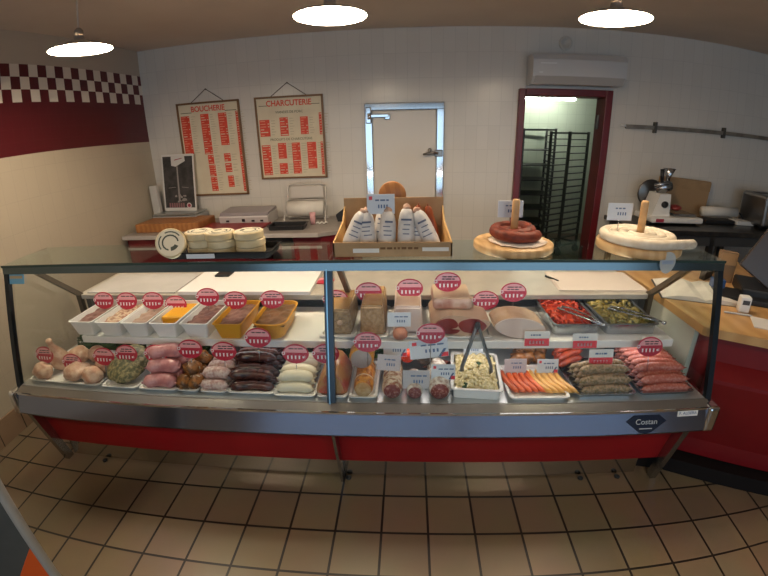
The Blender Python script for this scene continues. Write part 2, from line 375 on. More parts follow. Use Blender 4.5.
lamp((-1.655, 2.05, 2.178), 'glowing pendant lamp hanging by the checkered left wall')
lamp((-.338, 2.05, 2.182), 'glowing pendant lamp hanging over the middle post of the counter')
lamp((.965, 2.05, 2.180), 'glowing pendant lamp hanging near the air conditioner')
for x in (-1.5, .95): lamp((x, -.25, 2.18), 'added unseen pendant lamp on the customer side, by the %s' % ('checkered wall' if x < 0 else 'red service counter'))  # two unseen lamps, added to brighten the floor and the counter front

# ------------------------------------------------------------------ display counter
XL, XR = -2.02, 1.385; XM = -.33
case = empty('display_counter', (XM, 1.8, 0), 'long glass fronted steel meat display counter with red lower panels', 'display counter')
def cp(mb, name, m, lab=None, parent=None):
    o = mb.build(name, m, parent or case)
    o.matrix_parent_inverse = Matrix.Identity(4)
    if parent is None: o.location = (-XM, -1.8, 0)
    if lab: o['label'] = lab
    return o
bluesteel = mat('front_steel', (.34, .40, .56), .17, 1.)
ZD = .56
# front bumper, price rail, end caps
cp(MB().prism([(1.392, .425), (1.386, .436), (1.408, .532), (1.415, .541), (1.46, .541), (1.46, .425)], XL + .03, XR - .04, 0, axis='x'), 'front_fascia', bluesteel)
cp(MB().prism([(1.408, .542), (1.452, .558), (1.475, .558), (1.475, .542)], XL + .03, XR - .02, 0, axis='x'), 'price_rail', mat('rail_beige', (.26, .24, .22), .35, .6))
cp(MB().box(XL + .02, XR - .04, 1.404, 1.412, .536, .545), 'trim_strip', chrome)
for s, x0, x1 in ((0, XL - .02, XL + .03), (1, XR - .04, XR + .02)):
    cp(MB().box(x0, x1, 1.388, 1.56, .418, .552, bev=.014, seg=3), 'end_cap', chrome)
# sub-structure
cp(MB().prism([(1.475, .43), (1.535, .145), (1.555, .145), (1.555, .43)], XL + .05, XM - .008, 0, axis='x'), 'red_panel', redpanel)
cp(MB().prism([(1.475, .43), (1.535, .145), (1.555, .145), (1.555, .43)], XM + .008, 1.285, 0, axis='x'), 'red_panel', redpanel)
cp(MB().box(XL + .07, 1.20, 1.575, 1.60, .012, .16), 'plinth', mat('plinth_steel', (.62, .58, .52), .12, 1.))
for x in (XL + .045, XM, XR - .095):
    w = .016 if x != XM else .007
    cp(MB().prism([(1.415, .425), (1.47, .425), (1.575, 0), (1.53, 0)], x - w, x + w, 0, axis='x'), 'leg', steel)
for x in (-1.72, -.30, .90, 1.10):
    cp(MB().lathe([(.014, 0), (.014, .008), (.008, .011)], 14, M=T(x, 1.555, 0)), 'foot', black)
cp(MB().box(XL + .03, XR - .03, 1.56, 2.16, .16, .545), 'lower_body', darkgrey)
cp(MB().box(XL + .03, XR - .03, 1.46, 2.12, ZD - .018, ZD), 'display_deck', mat('deck_steel', (.55, .57, .58), .3, .7))
cp(MB().box(XL + .03, XR - .03, 2.09, 2.16, ZD, .83), 'back_panel', mat('back_panel', (.06, .065, .075), .35))
for k in range(6): 
    xa = -1.95 + k * .545
    cp(MB().box(xa, xa + .53, 2.082, 2.092, .60, .815, bev=.004), 'sliding_door', mat('sliding_door', (.13, .135, .145), .3, .3))
cp(MB().box(-1.66, 1.25, 1.645, 2.035, .742, .765, bev=.004), 'shelf', white)
for x in (-1.4, XM, .95): cp(MB().box(x - .01, x + .01, 1.72, 2.09, .722, .742), 'shelf_bracket', steel)
marble = mat('worktop_stone', (.44, .40, .345), .35, 0, (.38, .345, .30), 9)
cp(MB().box(-1.93, 1.29, 1.97, 2.39, .832, .86, bev=.004), 'rear_worktop', marble)
# glass
F0 = (1.462, .556); F1 = (1.622, 1.128)
def pane(x0, x1): return MB().prism([F0, F1, (F1[0] + .006, F1[1]), (F0[0] + .006, F0[1])], x0, x1, 0, axis='x')
cp(pane(XL + .01, XM - .012), 'front_glass', glassclear); cp(pane(XM + .012, XR - .01), 'front_glass', glassclear)
cp(MB().box(XL, XM - .002, 1.60, 1.93, 1.155, 1.163), 'top_glass', glasstop); cp(MB().box(XM + .002, XR, 1.60, 1.93, 1.155, 1.163), 'top_glass', glasstop)
side = [(1.475, .556), (1.625, 1.125), (1.64, 1.153), (1.92, 1.153), (1.98, .88), (2.08, .56)]
for x in (XL + .005, XR - .011): cp(MB().prism(side, x, x + .006, 0, axis='x'), 'side_glass', glassclear)
cp(MB().prism([(1.600, 1.118), (1.604, 1.153), (1.632, 1.153), (1.632, 1.118)], XL, XR, 0, axis='x'), 'top_rail', mat('rail_steel', (.15, .20, .22), .2, 1.))
cp(MB().box(XL, XR, 1.598, 1.603, 1.153, 1.164), 'glass_edge', mat('glass_edge', (.03, .055, .05), .2))
for x, w in ((XL + .012, .014), (XM, .018), (XR - .012, .014)):
    cp(MB().prism([(F0[0] - .012, F0[1] - .01), (F1[0] - .010, F1[1] + .02), (F1[0] + .016, F1[1] + .02), (F0[0] + .014, F0[1] - .01)], x - w, x + w, 0, axis='x'), 'front_post', postdark)
cp(MB().prism([(F0[0] - .017, F0[1]), (F1[0] - .015, F1[1] + .02), (F1[0] - .008, F1[1] + .02), (F0[0] - .010, F0[1])], XM - .009, XM - .003, 0, axis='x'), 'post_trim', mat('post_trim_steel', (.20, .30, .36), .25, 1.))
for x in (-1.915, XM + .03, XR - .09):
    mb = MB(); mb.prism([(1.632, 1.148), (1.665, 1.148), (1.995, .86), (1.955, .86)], x - .012, x + .012, 0, axis='x')
    mb.box(x - .012, x + .012, 1.955, 1.985, .56, .862)
    cp(mb, 'support_strut', mat('strut_bronze', (.14, .115, .09), .35, .8))
casetube = bpy.data.materials.new('case_tube_light'); casetube.use_nodes = True
b_ = casetube.node_tree.nodes['Principled BSDF']; b_.inputs['Emission Color'].default_value = (1, .93, .90, 1); b_.inputs['Emission Strength'].default_value = 9
for x0, x1 in ((XL + .12, XM - .1), (XM + .1, XR - .12)):
    cp(MB().tube([(x0, 1.645, 1.118), (x1, 1.645, 1.118)], .010, 10), 'tube_light', casetube)
for x0, x1, st_ in ((-1.62, XM - .03, 4.5), (XM + .03, 1.22, 11)):  # hidden tubes under the shelf, added to brighten the lower row of food
    sl_ = casetube.copy(); sl_.name = 'added_shelf_tube'; sl_.node_tree.nodes['Principled BSDF'].inputs['Emission Strength'].default_value = st_
    cp(MB().tube([(x0, 1.68, .734), (x1, 1.68, .734)], .007, 10), 'added_shelf_light', sl_)
cp(MB().box(-1.66, 1.25, 1.640, 1.652, .728, .766, bev=.003), 'shelf_lip', white)
# emblem, stickers
mb = MB()
em = [(-.095, .012), (-.06, .040), (.06, .040), (.095, .012), (.03, -.040), (0, -.048), (-.03, -.040)]
mb.prism(em, 0, .004, 0, axis='y')
emb = cp(mb, 'emblem', mat('emblem_navy', (.008, .012, .03), .25)); emb.location = (1.048 - XM, 1.3935 - 1.8, .483); emb.rotation_euler = (-.225, 0, 0)
writing('emblem_lettering', 'Costan', .036, (0, -.001, .010), (PI / 2, 0, 0), mat('emblem_silver', (.75, .77, .80), .25, .6), emb, xs=1.0)
MB().box(-.03, .03, -.0012, 0, -.024, -.020).build('emblem_line', MATS['emblem_silver'], emb)
st = cp(MB().prism([(1.3995, .510), (1.406, .538), (1.409, .538), (1.404, .510)], 1.195, 1.295, 0, axis='x'), 'sticker', whitecard, 'small white printed sticker on the fascia')
writing('sticker_lettering', 'F. ALDERA', .019, (1.245, 1.4015, .524), (PI / 2 - .225, 0, 0), inkblue, st)
nt_ = Matrix.Rotation(0, 4, 'X')
ang = math.atan2(F1[0] - F0[0], F1[1] - F0[1])
Mst = T(-1.945, 1.611, 1.10) @ RX(-ang)
cp(MB().box(-.055, .055, -.001, .001, -.035, .035, 0, Mst).box(-.045, .045, -.002, -.001, -.008, .006, 1, Mst).box(-.05, .05, -.002, -.001, .018, .026, 2, Mst), 'glass_sticker', [mat('sticker_blue', (.16, .42, .62), .4), mat('sticker_tan', (.5, .38, .22), .5), mat('sticker_deep', (.04, .16, .34), .4)], 'small pale blue sticker on the glass')

# ------------------------------------------------------------------ price tags
def oval_parts(w=.128, h=.095):
    mb = MB(); n = 36
    def ring(k, y): return [(w / 2 * k * math.cos(2 * PI * j / n), y, h / 2 * k * math.sin(2 * PI * j / n)) for j in range(n)]
    a, b = ring(1, -.0015), ring(1, .0015)
    mb.add(a + b, [tuple(range(n)), tuple(range(2 * n - 1, n - 1, -1))] + [(j, n + j, n + (j + 1) % n, (j + 1) % n) for j in range(n)], 0)
    up = [(w / 2 * .88 * math.cos(PI * j / 16), -.0022, .006 + (h / 2 * .86 - .006) * math.sin(PI * j / 16)) for j in range(17)]
    mb.add(up, [tuple(range(17))], 1)
    return mb
rt = random.Random(3)
def oval_tag(loc, label, s=1., spike=.07, tilt=-.22, rz=0., top=(1, 1)):
    e = empty('price_tag', loc, label, 'price tag', 'red oval price tags', rot=(tilt, 0, rz))
    w, h = .128 * s, .095 * s
    mb = oval_parts(w, h)
    def q(x0, x1, z0, z1, m): mb.add([(x0, -.003, z0), (x1, -.003, z0), (x1, -.003, z1), (x0, -.003, z1)], [(0, 1, 2, 3)], m)
    x = -w * .30
    for k in range(rt.randint(1, 2)):
        z = h * (.24 - .12 * k); x = -w * rt.uniform(.2, .28)
        while x < w * .2:
            l = rt.uniform(.012, .03) * s; q(x, x + l, z, z + h * .055, 3); x += l + .004
    x = -w * .32
    for k in range(4):
        q(x, x + w * .055, -h * .27, -h * .09, 2); q(x - w * .012, x + w * .07, -h * .11, -h * .09, 2); x += w * .145
    q(x, x + w * .06, -h * .22, -h * .12, 2); q(x + w * .08, x + w * .10, -h * .22, -h * .08, 2)
    mb.add([(-w * .46 + h * .09 * math.cos(2 * PI * j / 12), -.0028, h * .02 + h * .09 * math.sin(2 * PI * j / 12)) for j in range(12)], [tuple(range(12))], 2)
    mb.add([(-w * .46 + h * .05 * math.cos(2 * PI * j / 12), -.0034, h * .02 + h * .05 * math.sin(2 * PI * j / 12)) for j in range(12)], [tuple(range(12))], 0)
    mb.build('plate', [tagred, tagpink, tagwhite, ink], e)
    MB().tube([(0, .002, -h * .3), (0, .002, -h / 2 - spike)], .0018, 6).build('spike', steel, e)
    return e
def card_tag(loc, label, w=.10, h=.075, style='blue', spike=.05, tilt=-.2, rz=0., ry=0., rounded=False):
    e = empty('price_card', loc, label, 'price card', 'rectangular price cards', rot=(tilt, ry, rz))
    mb = MB()
    if rounded: mb.box(-w / 2, w / 2, -.0015, .0015, -h / 2, h / 2, 0, bev=.0014)
    else: mb.box(-w / 2, w / 2, -.0012, .0012, -h / 2, h / 2, 0)
    def q(x0, x1, z0, z1, m, sh=0.): mb.add([(x0, -.0022, z0), (x1, -.0022, z0), (x1 + sh, -.0022, z1), (x0 + sh, -.0022, z1)], [(0, 1, 2, 3)], m)
    if style == 'red':
        q(-w * .49, w * .49, -h * .48, h * .02, 1)
        x = -w * .3
        for k in range(5): q(x, x + w * .07, -h * .34, -h * .14, 2); x += w * .13
        x = -w * .25
        for k in range(4): l = rt.uniform(.05, .14) * w; q(x, x + l, h * .2, h * .3, 3); x += l + w * .03
    else:
        x = -w * .2
        for k in range(3): l = rt.uniform(.08, .2) * w; q(x, x + l, h * .16, h * .24, 3); x += l + w * .04
        x = -w * .1
        for k in range(4): q(x, x + w * .05, -h * .2, -h * .02, 3); x += w * .1
        if style in ('blue', 'tri'): q(-w * .42, -w * .30, h * .22, h * .40, 1)
        if style == 'tri': q(w * .22, w * .30, -h * .48, -h * .05, 3, w * .16); q(w * .31, w * .49, -h * .48, -h * .25, 1)
    body = {'red': whitecard, 'grey': mat('card_dull', (.50, .48, .50), .45), 'pink': mat('card_pinkish', (.60, .54, .56), .5)}.get(style, cardgrey)
    mb.build('plate', [body, pricered, tagwhite, inkblue], e)
    MB().tube([(0, .002, -h * .3), (0, .002, -h / 2 - spike)], .0018, 6).build('spike', steel, e)
    return e

# ------------------------------------------------------------------ food shapes
def sausage_mb(L, r, bend=.02, seed=0, ends=True, n=12, k=13, waxy=.08):
    mb = MB(); P = []; Rr = []
    for i in range(k):
        t = i / (k - 1); x = (t - .5) * L
        P.append((x, bend * (4 * t * (1 - t) - .5), 0)); s_ = max(0., 1 - abs(2 * t - 1) ** 5)
        Rr.append(r * (max(.12, s_ ** .5)) * (1 + waxy * noise.noise(Vector((x * 22, seed * 3.7, 0)))))
    mb.tube(P, Rr, n)
    if ends:
        for sg in (-1, 1): mb.tube([(sg * L / 2 * .99, -bend * .5, 0), (sg * (L / 2 + .008), -bend * .5, .002)], [r * .14, r * .09], 6)
    return mb

def pile(name, cat, group, m, base, rows, L, r, bend, labelf, axis='x', step=None, zstep=None, jit=.004, seed=0, sub=None):
    """rows: list of (offset_along, offset_across, layer, yaw); every sausage is its own object; three mesh variants shared"""
    rnd = random.Random(seed); meshes = []
    for i, (a, c, lay, yaw) in enumerate(rows):
        z = base[2] + r * .96 + lay * r * 1.62
        loc = (base[0] + a, base[1] + c, z); rz = yaw + (PI / 2 if axis == 'y' else 0) + rnd.uniform(-.05, .05)
        rx = rnd.uniform(-.5, .5)
        if i < 3:
            o = sausage_mb(L * rnd.uniform(.94, 1.04), r, bend, seed + i).build(name, m, None, loc, (0, 0, rz)); meshes.append(o)
        else:
            o = meshes[i % 3].copy(); COL.objects.link(o); o.location = loc; o.rotation_euler = (0, 0, rz)
        tag(o, labelf(i), cat, group)

def tray(name, x0, x1, y0, y1, z, m, label, h=.022, rz=0., lip=.012, cat='tray', slope=.014, group=None):
    """open tray with sloping walls and a rolled lip"""
    cx, cy = (x0 + x1) / 2, (y0 + y1) / 2; a, b = (x1 - x0) / 2, (y1 - y0) / 2
    mb = MB()
    def rr(a, b, z, r=.02, n=4):
        pts = []
        for (sx, sy, a0) in ((1, 1, 0), (-1, 1, PI / 2), (-1, -1, PI), (1, -1, 1.5 * PI)):
            for k in range(n + 1):
                t = a0 + PI / 2 * k / n; pts.append((sx * (a - r) + r * math.cos(t), sy * (b - r) + r * math.sin(t), z))
        return pts
    rings = [rr(a - slope, b - slope, 0), rr(a - lip, b - lip, h - .002), rr(a, b, h), rr(a, b, h - .004), rr(a - lip + .001, b - lip + .001, h - .006)]
    rings += [rr(a - slope - .003 + .006, b - slope - .003 + .006, -.0)]
    rings = [rr(a - slope - .002, b - slope - .002, .003), rr(a - lip - .002, b - lip - .002, h), rr(a, b, h), rr(a, b, h - .004), rr(a - lip + .002, b - lip + .002, h - .004), rr(a - slope, b - slope, 0)]
    n = len(rings[0]); vs = sum(rings, []); fs = [(i * n + j, i * n + (j + 1) % n, (i + 1) * n + (j + 1) % n, (i + 1) * n + j) for i in range(len(rings) - 1) for j in range(n)]
    fs += [tuple(range(n)), tuple(range(6 * n - 1, 5 * n - 1, -1))]
    mb.add(vs, fs, 0)
    return tag(mb.build(name, m, None, (cx, cy, z), (0, 0, rz)), label, cat, group)


# ------------------------------------------------------------------ food materials
def food(name, c1, c2, sc=40, rough=.38, bump=.25, **k): return mat(name, c1, rough, 0, c2, sc, 4, bump, **k)
chick = food('chicken_skin', (.66, .45, .32), (.48, .25, .16), 30, .45)
herbm = food('herb_paste', (.075, .075, .03), (.30, .24, .11), 60, .5, .6, lo=.42, hi=.62)
pinkm = food('pink_sausage', (.60, .28, .27), (.46, .17, .17), 26, .3)
brownm = food('stuffed_brown', (.36, .14, .035), (.10, .04, .014), 32, .3, .6)
palem = food('pale_sausage', (.44, .25, .22), (.64, .50, .45), 55, .32)
darkm = food('blood_sausage', (.028, .010, .010), (.095, .028, .022), 40, .22)
whitem = food('white_sausage', (.72, .66, .50), (.66, .60, .44), 16, .35, .1)
terrm = food('terrine_meat', (.42, .20, .075), (.38, .06, .04), 9, .3, .2, lo=.5, hi=.62)
orangem = food('orange_roast', (.68, .30, .04), (.34, .10, .015), 60, .35, .4)
hamcut = food('cut_ham_grey', (.40, .33, .31), (.46, .38, .36), 18, .5, .1)
salami = food('salami_mould', (.70, .58, .42), (.32, .13, .07), 45, .7, .5)
salamiw = food('salami_white', (.74, .70, .62), (.42, .32, .26), 50, .75, .4)
salcut = food('salami_cut', (.20, .045, .035), (.42, .22, .18), 90, .35, .1, lo=.5, hi=.65)
redwax = food('red_casing', (.68, .055, .015), (.60, .04, .012), 8, .22, .05)
darkcase = food('dark_casing', (.10, .065, .05), (.06, .04, .03), 14, .3)
potato = food('potato_salad', (.60, .48, .21), (.80, .70, .44), 70, .4, .3)
knackm = food('red_frankfurter', (.62, .11, .025), (.52, .08, .02), 10, .28, .05)
yellm = food('yellow_sausage', (.70, .38, .10), (.60, .29, .06), 8, .3, .1)
herbsau = food('herb_sausage', (.40, .26, .15), (.14, .10, .035), 85, .32, .3)
merg = food('merguez', (.46, .075, .025), (.25, .03, .015), 40, .3, .2)
chipo = food('chipolata', (.44, .12, .09), (.58, .26, .21), 95, .25, .3, lo=.45, hi=.7)
parsley = food('parsley_green', (.018, .05, .016), (.05, .10, .03), 30, .5, .3)
pate = food('pate_brown', (.52, .34, .18), (.38, .23, .11), 60, .45, .3)
pateg = food('pate_greybrown', (.46, .33, .19), (.31, .21, .12), 70, .45, .3)
patetop = food('pate_jelly', (.46, .27, .11), (.36, .20, .075), 20, .2, .2)
fatm = food('ham_fat', (.66, .47, .33), (.60, .40, .27), 12, .4, .1)
curedm = food('cured_lean', (.20, .022, .020), (.32, .06, .05), 16, .3, .15)
hamwhite = food('cooked_ham', (.70, .53, .46), (.78, .64, .57), 9, .35, .1)
redsal = food('red_salad', (.62, .065, .015), (.48, .035, .010), 40, .3, .4)
yelsal = food('yellow_salad', (.44, .33, .09), (.22, .19, .05), 35, .35, .4)
pastem = food('meat_paste', (.26, .13, .11), (.16, .07, .06), 30, .4, .2)
yellowtub = mat('yellow_tub', (.66, .32, .03), .35)
redwaxm = food('pepper_sausage', (.36, .085, .030), (.30, .06, .02), 30, .4, .2)

# ------------------------------------------------------------------ on the rear worktop
Z0 = .861
pad = MB().box(-.375, .375, -.19, .17, 0, .022, bev=.003).build('paper_pad', mat('butcher_paper', (.78, .76, .76), .7), None, (-.885, 2.155, Z0)); tag(pad, 'thick pad of white wrapping paper on the rear worktop', 'paper')
o = MB().box(-.045, .045, -.045, .045, 0, .012, bev=.003).build('label_dispenser', black, None, (-1.10, 2.24, Z0 + .0225)); tag(o, 'small black square on the white paper pad', 'dispenser')
o = MB().box(-.29, .29, -.16, .16, 0, .008, bev=.002).build('cutting_sheet', mat('translucent_sheet', (.60, .58, .58), .25, 0, (.55, .53, .53), 4), None, (-1.585, 2.15, Z0)); tag(o, 'flat grey translucent cutting sheet at the left end of the rear worktop', 'cutting board')
pg = MB()
for k in range(3): pg.box(-.24 + k * .004, .24 + k * .003, -.15, .15, k * .0022, k * .0022 + .0016, 0, RZ(.02 * k))
o = pg.build('wrapping_paper', mat('wrap_paper', (.66, .58, .53), .75), None, (1.06, 2.165, Z0), (0, 0, -.05)); tag(o, 'loose sheets of beige wrapping paper at the right end of the rear worktop', 'paper')
o = MB().box(-.004, .004, -.05, .05, 0, .012, bev=.002).build('box_cutter', black, None, (.83, 2.20, Z0), (0, 0, .5)); tag(o, 'slim black knife lying beside the beige wrapping paper', 'knife')
mb = oval_parts(); o = mb.build('price_tag', [tagred, tagpink, tagwhite, ink], None, (-.478, 2.18, Z0 + .003), (-PI / 2 + .02, 0, .3)); tag(o, 'red oval price tag lying flat on the rear worktop behind the middle post', 'price tag', 'red oval price tags')

# ------------------------------------------------------------------ upper shelf: tubs
ZS = .766
def tub(x, label, m, content, fill=.7, w=.140, roundish=False, grp='meat tubs on the upper shelf'):
    e = empty('tub', (x, 1.778, ZS), label, 'tub', grp)
    a, b, hh = w / 2, .145, .078
    mb = MB()
    def rr(a, b, z, r, n=5):
        pts = []
        for (sx, sy, a0) in ((1, 1, 0), (-1, 1, PI / 2), (-1, -1, PI), (1, -1, 1.5 * PI)):
            for k in range(n + 1):
                t = a0 + PI / 2 * k / n; pts.append((sx * (a - r) + r * math.cos(t), sy * (b - r) + r * math.sin(t), z))
        return pts
    r = .055 if roundish else .014
    rings = [rr(a * .72, b * .86, 0, r * .8), rr(a * .99, b * .99, hh, r), rr(a + .003, b + .003, hh + .002, r), rr(a + .003, b + .003, hh + .005, r), rr(a * .95, b * .97, hh + .005, r * .9), rr(a * .69, b * .84, .006, r * .75)]
    n = len(rings[0]); vs = sum(rings, [])
    mb.add(vs, [(i * n + j, i * n + (j + 1) % n, (i + 1) * n + (j + 1) % n, (i + 1) * n + j) for i in range(5) for j in range(n)] + [tuple(range(n)), tuple(range(6 * n - 1, 5 * n - 1, -1))], 0)
    mb.build('container', m, e)
    z = hh * fill; k = .72 + .25 * fill
    mb = MB(); rings = []
    bm = bmesh.new(); bmesh.ops.create_grid(bm, x_segments=14, y_segments=22, size=1)
    for v in bm.verts:
        v.co = Vector((v.co.x * a * k * .97, v.co.y * b * .92, z + .010 * noise.noise(Vector((v.co.x * 3 + x * 9, v.co.y * 4, 2)))))
    mb.bm(bm, 0, True); return e, mb.build('filling', content, e)
tubs = [(-1.640, 'white tub of dark minced meat, at the left end of the upper shelf', white, pastem, .75),
        (-1.478, 'white tub holding brown and cream chopped meat, second tub from the left', white, food('chopped_meat', (.30, .13, .09), (.66, .50, .36), 60, .4, .5), .8),
        (-1.325, 'white tub of smooth pinkish brown paste, between chopped meat and the orange filling', white, food('pink_paste', (.38, .25, .20), (.34, .21, .17), 10, .4, .1), .7),
        (-1.168, 'white tub with a bright orange block at its back', white, pastem, .55),
        (-1.005, 'white tub of dark purple brown meat next to the yellow tub', white, food('purple_meat', (.13, .06, .065), (.24, .12, .10), 25, .35, .3), .78)]
for x, lab, m, c, fl in tubs:
    e, fi = tub(x, lab, m, c, fl)
    if 'orange block' in lab:
        MB().box(-.058, .058, -.055, .125, .035, .074, bev=.006).build('orange_filling', mat('orange_block', (.78, .36, .015), .4), e)
    if 'purple' in lab: MB().box(-.045, .045, -.12, -.02, .055, .070, bev=.006).build('pink_slice', pastem, e)
tub(-.838, 'yellow rectangular tub of brown meat covered with clear film', yellowtub, food('pink_brown', (.26, .14, .12), (.17, .085, .07), 16, .35, .2), .82)
tub(-.640, 'yellow tub with rounded corners holding brown spread beside the middle post', yellowtub, food('brown_spread', (.22, .11, .05), (.14, .07, .03), 20, .3, .2), .85, .165, True)
up = [(-1.647, .876, 'dark minced meat tub at the left shelf end'), (-1.501, .874, 'chopped brown and cream meat'), (-1.342, .876, 'tub of pinkish brown paste'),
      (-1.212, .855, 'orange block tub'), (-1.023, .898, 'dark purple meat tub'), (-.876, .880, 'yellow rectangular tub'), (-.678, .885, 'yellow round cornered tub')]
for x, z, l in up: oval_tag((x, 1.85, z), 'red oval price tag over the ' + l, .98, .035)
# pates and hams on the shelf
def loaf(name, x, y, w, l, h, m, mt, label, taper=.12, cat='pate', round_=.009):
    e = empty(name, (x, y, ZS), label, cat)
    mb = MB(); bm = bmesh.new(); bmesh.ops.create_cube(bm, size=1)
    for v in bm.verts: v.co = Vector((v.co.x * w, v.co.y * l, (v.co.z + .5) * h))
    bmesh.ops.bevel(bm, geom=list(bm.edges), offset=round_, segments=3, affect='EDGES')
    bmesh.ops.subdivide_edges(bm, edges=list(bm.edges), cuts=1, use_grid_fill=True)
    for v in bm.verts:
        k = 1 - taper * v.co.z / h; v.co.x *= k; d = noise.noise(v.co * 30 + Vector((x * 9, 0, 0))) * .0035; v.co += Vector((d, d, d if v.co.z > .01 else 0))
    for f in bm.faces: f.material_index = 0
    mb.bm(bm, 0, False); mb.build('block', m, e)
    MB().box(-w * .40, w * .40, -l * .44, l * .44, h - .008, h + .0015, bev=.003).build('glazed_top', mt, e)
    return e
def dish(x0, x1, y0, y1, label, m=white, h=.012): return tray('serving_tray', x0, x1, y0, y1, ZS, m, label, h)
dish(-.41, -.235, 1.66, 2.02, 'narrow white tray under the grey brown pate with a pale spot')
dish(-.232, -.085, 1.66, 2.02, 'narrow white tray under the plain brown pate')
dish(-.08, .085, 1.66, 2.02, 'narrow white tray under the pale wrapped meat block')
ZS_ = ZS; ZS = ZS_ + .005
e = loaf('pate_loaf', -.322, 1.83, .135, .27, .125, pateg, patetop, 'grey brown pate block with a pale spot, behind the middle post')
MB().lathe([(.0005, .001), (.014, 0), (.014, -.004)], 16, M=T(.012, -.135, .062) @ RX(PI / 2)).build('pale_spot', fatm, e)
loaf('pate_loaf', -.160, 1.83, .118, .27, .145, pate, patetop, 'plain brown pate block, right of the pate with a pale spot', .14)
e = loaf('meat_block', .004, 1.84, .142, .25, .135, hamwhite, food('crackling', (.64, .46, .34), (.55, .37, .25), 20, .35, .2), 'tall pale pink meat block wrapped in clear film', .12, 'ham')
card_tag((-.036, 1.68, .858), 'white price card leaning on the tall pale meat block', .105, .066, 'white', .03)
ZS = ZS_
dish(.10, .395, 1.66, 2.02, 'white tray under the cured ham slices')
e = empty('cured_ham', (.245, 1.82, ZS + .004), 'cut cured ham with dark red lean meat and a fatty rim on the upper shelf', 'ham')
pf = []
for k in range(24):
    t = 2 * PI * k / 24; pf.append((.135 * math.cos(t) * (1 + .06 * math.sin(2 * t)), max(0, .052 + .050 * math.sin(t) + .006 * math.cos(3 * t))))
MB().prism(pf, -.135, .14, 0, axis='y').build('fat_rind', fatm, e)
def patch(c, rx, rz, seed, y): 
    n = 18; pts = []
    for k in range(n):
        t = 2 * PI * k / n; q = 1 + .22 * noise.noise(Vector((math.cos(t) * 1.5 + seed, math.sin(t) * 1.5, seed))); pts.append((c[0] + rx * q * math.cos(t), c[1] + rz * q * math.sin(t)))
    return pts
mb = MB()
for c, rx, rz, sd in (((-.062, .062), .052, .026, 1), ((.050, .054), .064, .036, 2), ((-.055, .026), .056, .012, 3)): mb.prism(patch(c, rx, rz, sd, 0), -.139, -.134, 0, axis='y')
mb.build('lean_meat', curedm, e)
e2 = empty('bacon_block', (.205, 1.85, ZS + .106), 'small block of streaky cured meat lying on top of the cured ham', 'meat')
MB().box(-.085, .10, -.10, .11, 0, .052, bev=.018, seg=3).build('meat_block', food('bacon', (.44, .19, .13), (.62, .42, .33), 14, .35, .2), e2)
MB().box(-.08, .095, -.085, .10, .046, .056, bev=.004).build('fat_layer', fatm, e2)
e = empty('cooked_ham', (.515, 1.79, ZS), 'large pale cooked ham with its cut face to the front, next to the cured ham', 'ham')
pf = []
for k in range(28):
    t = 2 * PI * k / 28; c_, s_ = math.cos(t), math.sin(t); pf.append((.122 * c_ * (1 - .12 * (c_ < 0) * abs(s_)), max(.0, .050 + .054 * s_ * (1 if s_ > 0 else .95) - .012 * c_)))
mb = MB(); mb.prism(pf, -.12, .01, 0, axis='y'); mb.build('rind', food('ham_rind', (.60, .42, .30), (.50, .32, .20), 16, .4, .2), e)
MB().prism([(x * .965, .003 + z * .955) for x, z in pf], -.126, -.119, 0, axis='y').build('cut_face', hamwhite, e)
# salad trays
def salad(x0, x1, y0, y1, m, tlab, slab, name, seed, hgt=.05, n=70, sz=.014, pieces=None):
    t = tray('salad_tray', x0, x1, y0, y1, ZS, steel, tlab, .055, 0, .012, 'tray', .012)
    rnd = random.Random(seed); mb = MB(); cx, cy = (x0 + x1) / 2, (y0 + y1) / 2; a, b = (x1 - x0) / 2 - .022, (y1 - y0) / 2 - .022
    bm = bmesh.new(); bmesh.ops.create_grid(bm, x_segments=20, y_segments=20, size=1)
    for v in bm.verts: v.co = Vector((v.co.x * a, v.co.y * b, .03 + .018 * (1 - v.co.x ** 2) * (1 - v.co.y ** 2) + .012 * noise.noise(Vector((v.co.x * 4, v.co.y * 4, seed)))))
    mb.bm(bm, 0, True)
    for k in range(n):
        x, y = rnd.uniform(-a, a) * .93, rnd.uniform(-b, b) * .93; d = rnd.uniform(0, PI)
        l = rnd.uniform(.012, .028)
        mb.tube([(x - l * math.cos(d), y - l * math.sin(d), hgt), (x, y, hgt + rnd.uniform(.004, .012)), (x + l * math.cos(d), y + l * math.sin(d), hgt - .003)], [sz * .3, sz * .5, sz * .3], 5, 0)
    o = mb.build(name, m, None, (cx, cy, ZS)); tag(o, slab, 'salad', None, 'stuff'); return o
salad(.675, .915, 1.69, 2.03, redsal, 'steel tray under the bright red pepper salad', 'bright red pepper salad heaped in a steel tray', 'pepper_salad', 11)
salad(.93, 1.20, 1.69, 2.03, yelsal, 'steel tray under the yellow green vegetable salad', 'yellow green mixed vegetable salad in a steel tray', 'vegetable_salad', 12, .05, 90, .018)
def tongs(loc, rot, label, L=.24, spread=.05):
    e = empty('serving_tongs', loc, label, 'tongs', 'steel serving tongs', rot=rot)
    for s in (-1, 1): MB().tube([(0, 0, 0), (L * .3, s * spread * .35, .004), (L * .8, s * spread * .5, 0), (L, s * spread * .3, -.006)], [.006, .007, .007, .013], 8, flat=.35).build('arm', steel, e)
    MB().lathe([(.010, -.006), (.011, 0), (.010, .006)], 12).build('spring_end', steel, e)
    return e
tongs((.90, 1.665, .834), (0, -.03, PI * .69), 'steel tongs lying across the red pepper salad', .24)
tongs((1.21, 1.685, .832), (0, -.03, PI * .76), 'steel tongs lying across the yellow green vegetable salad', .26)
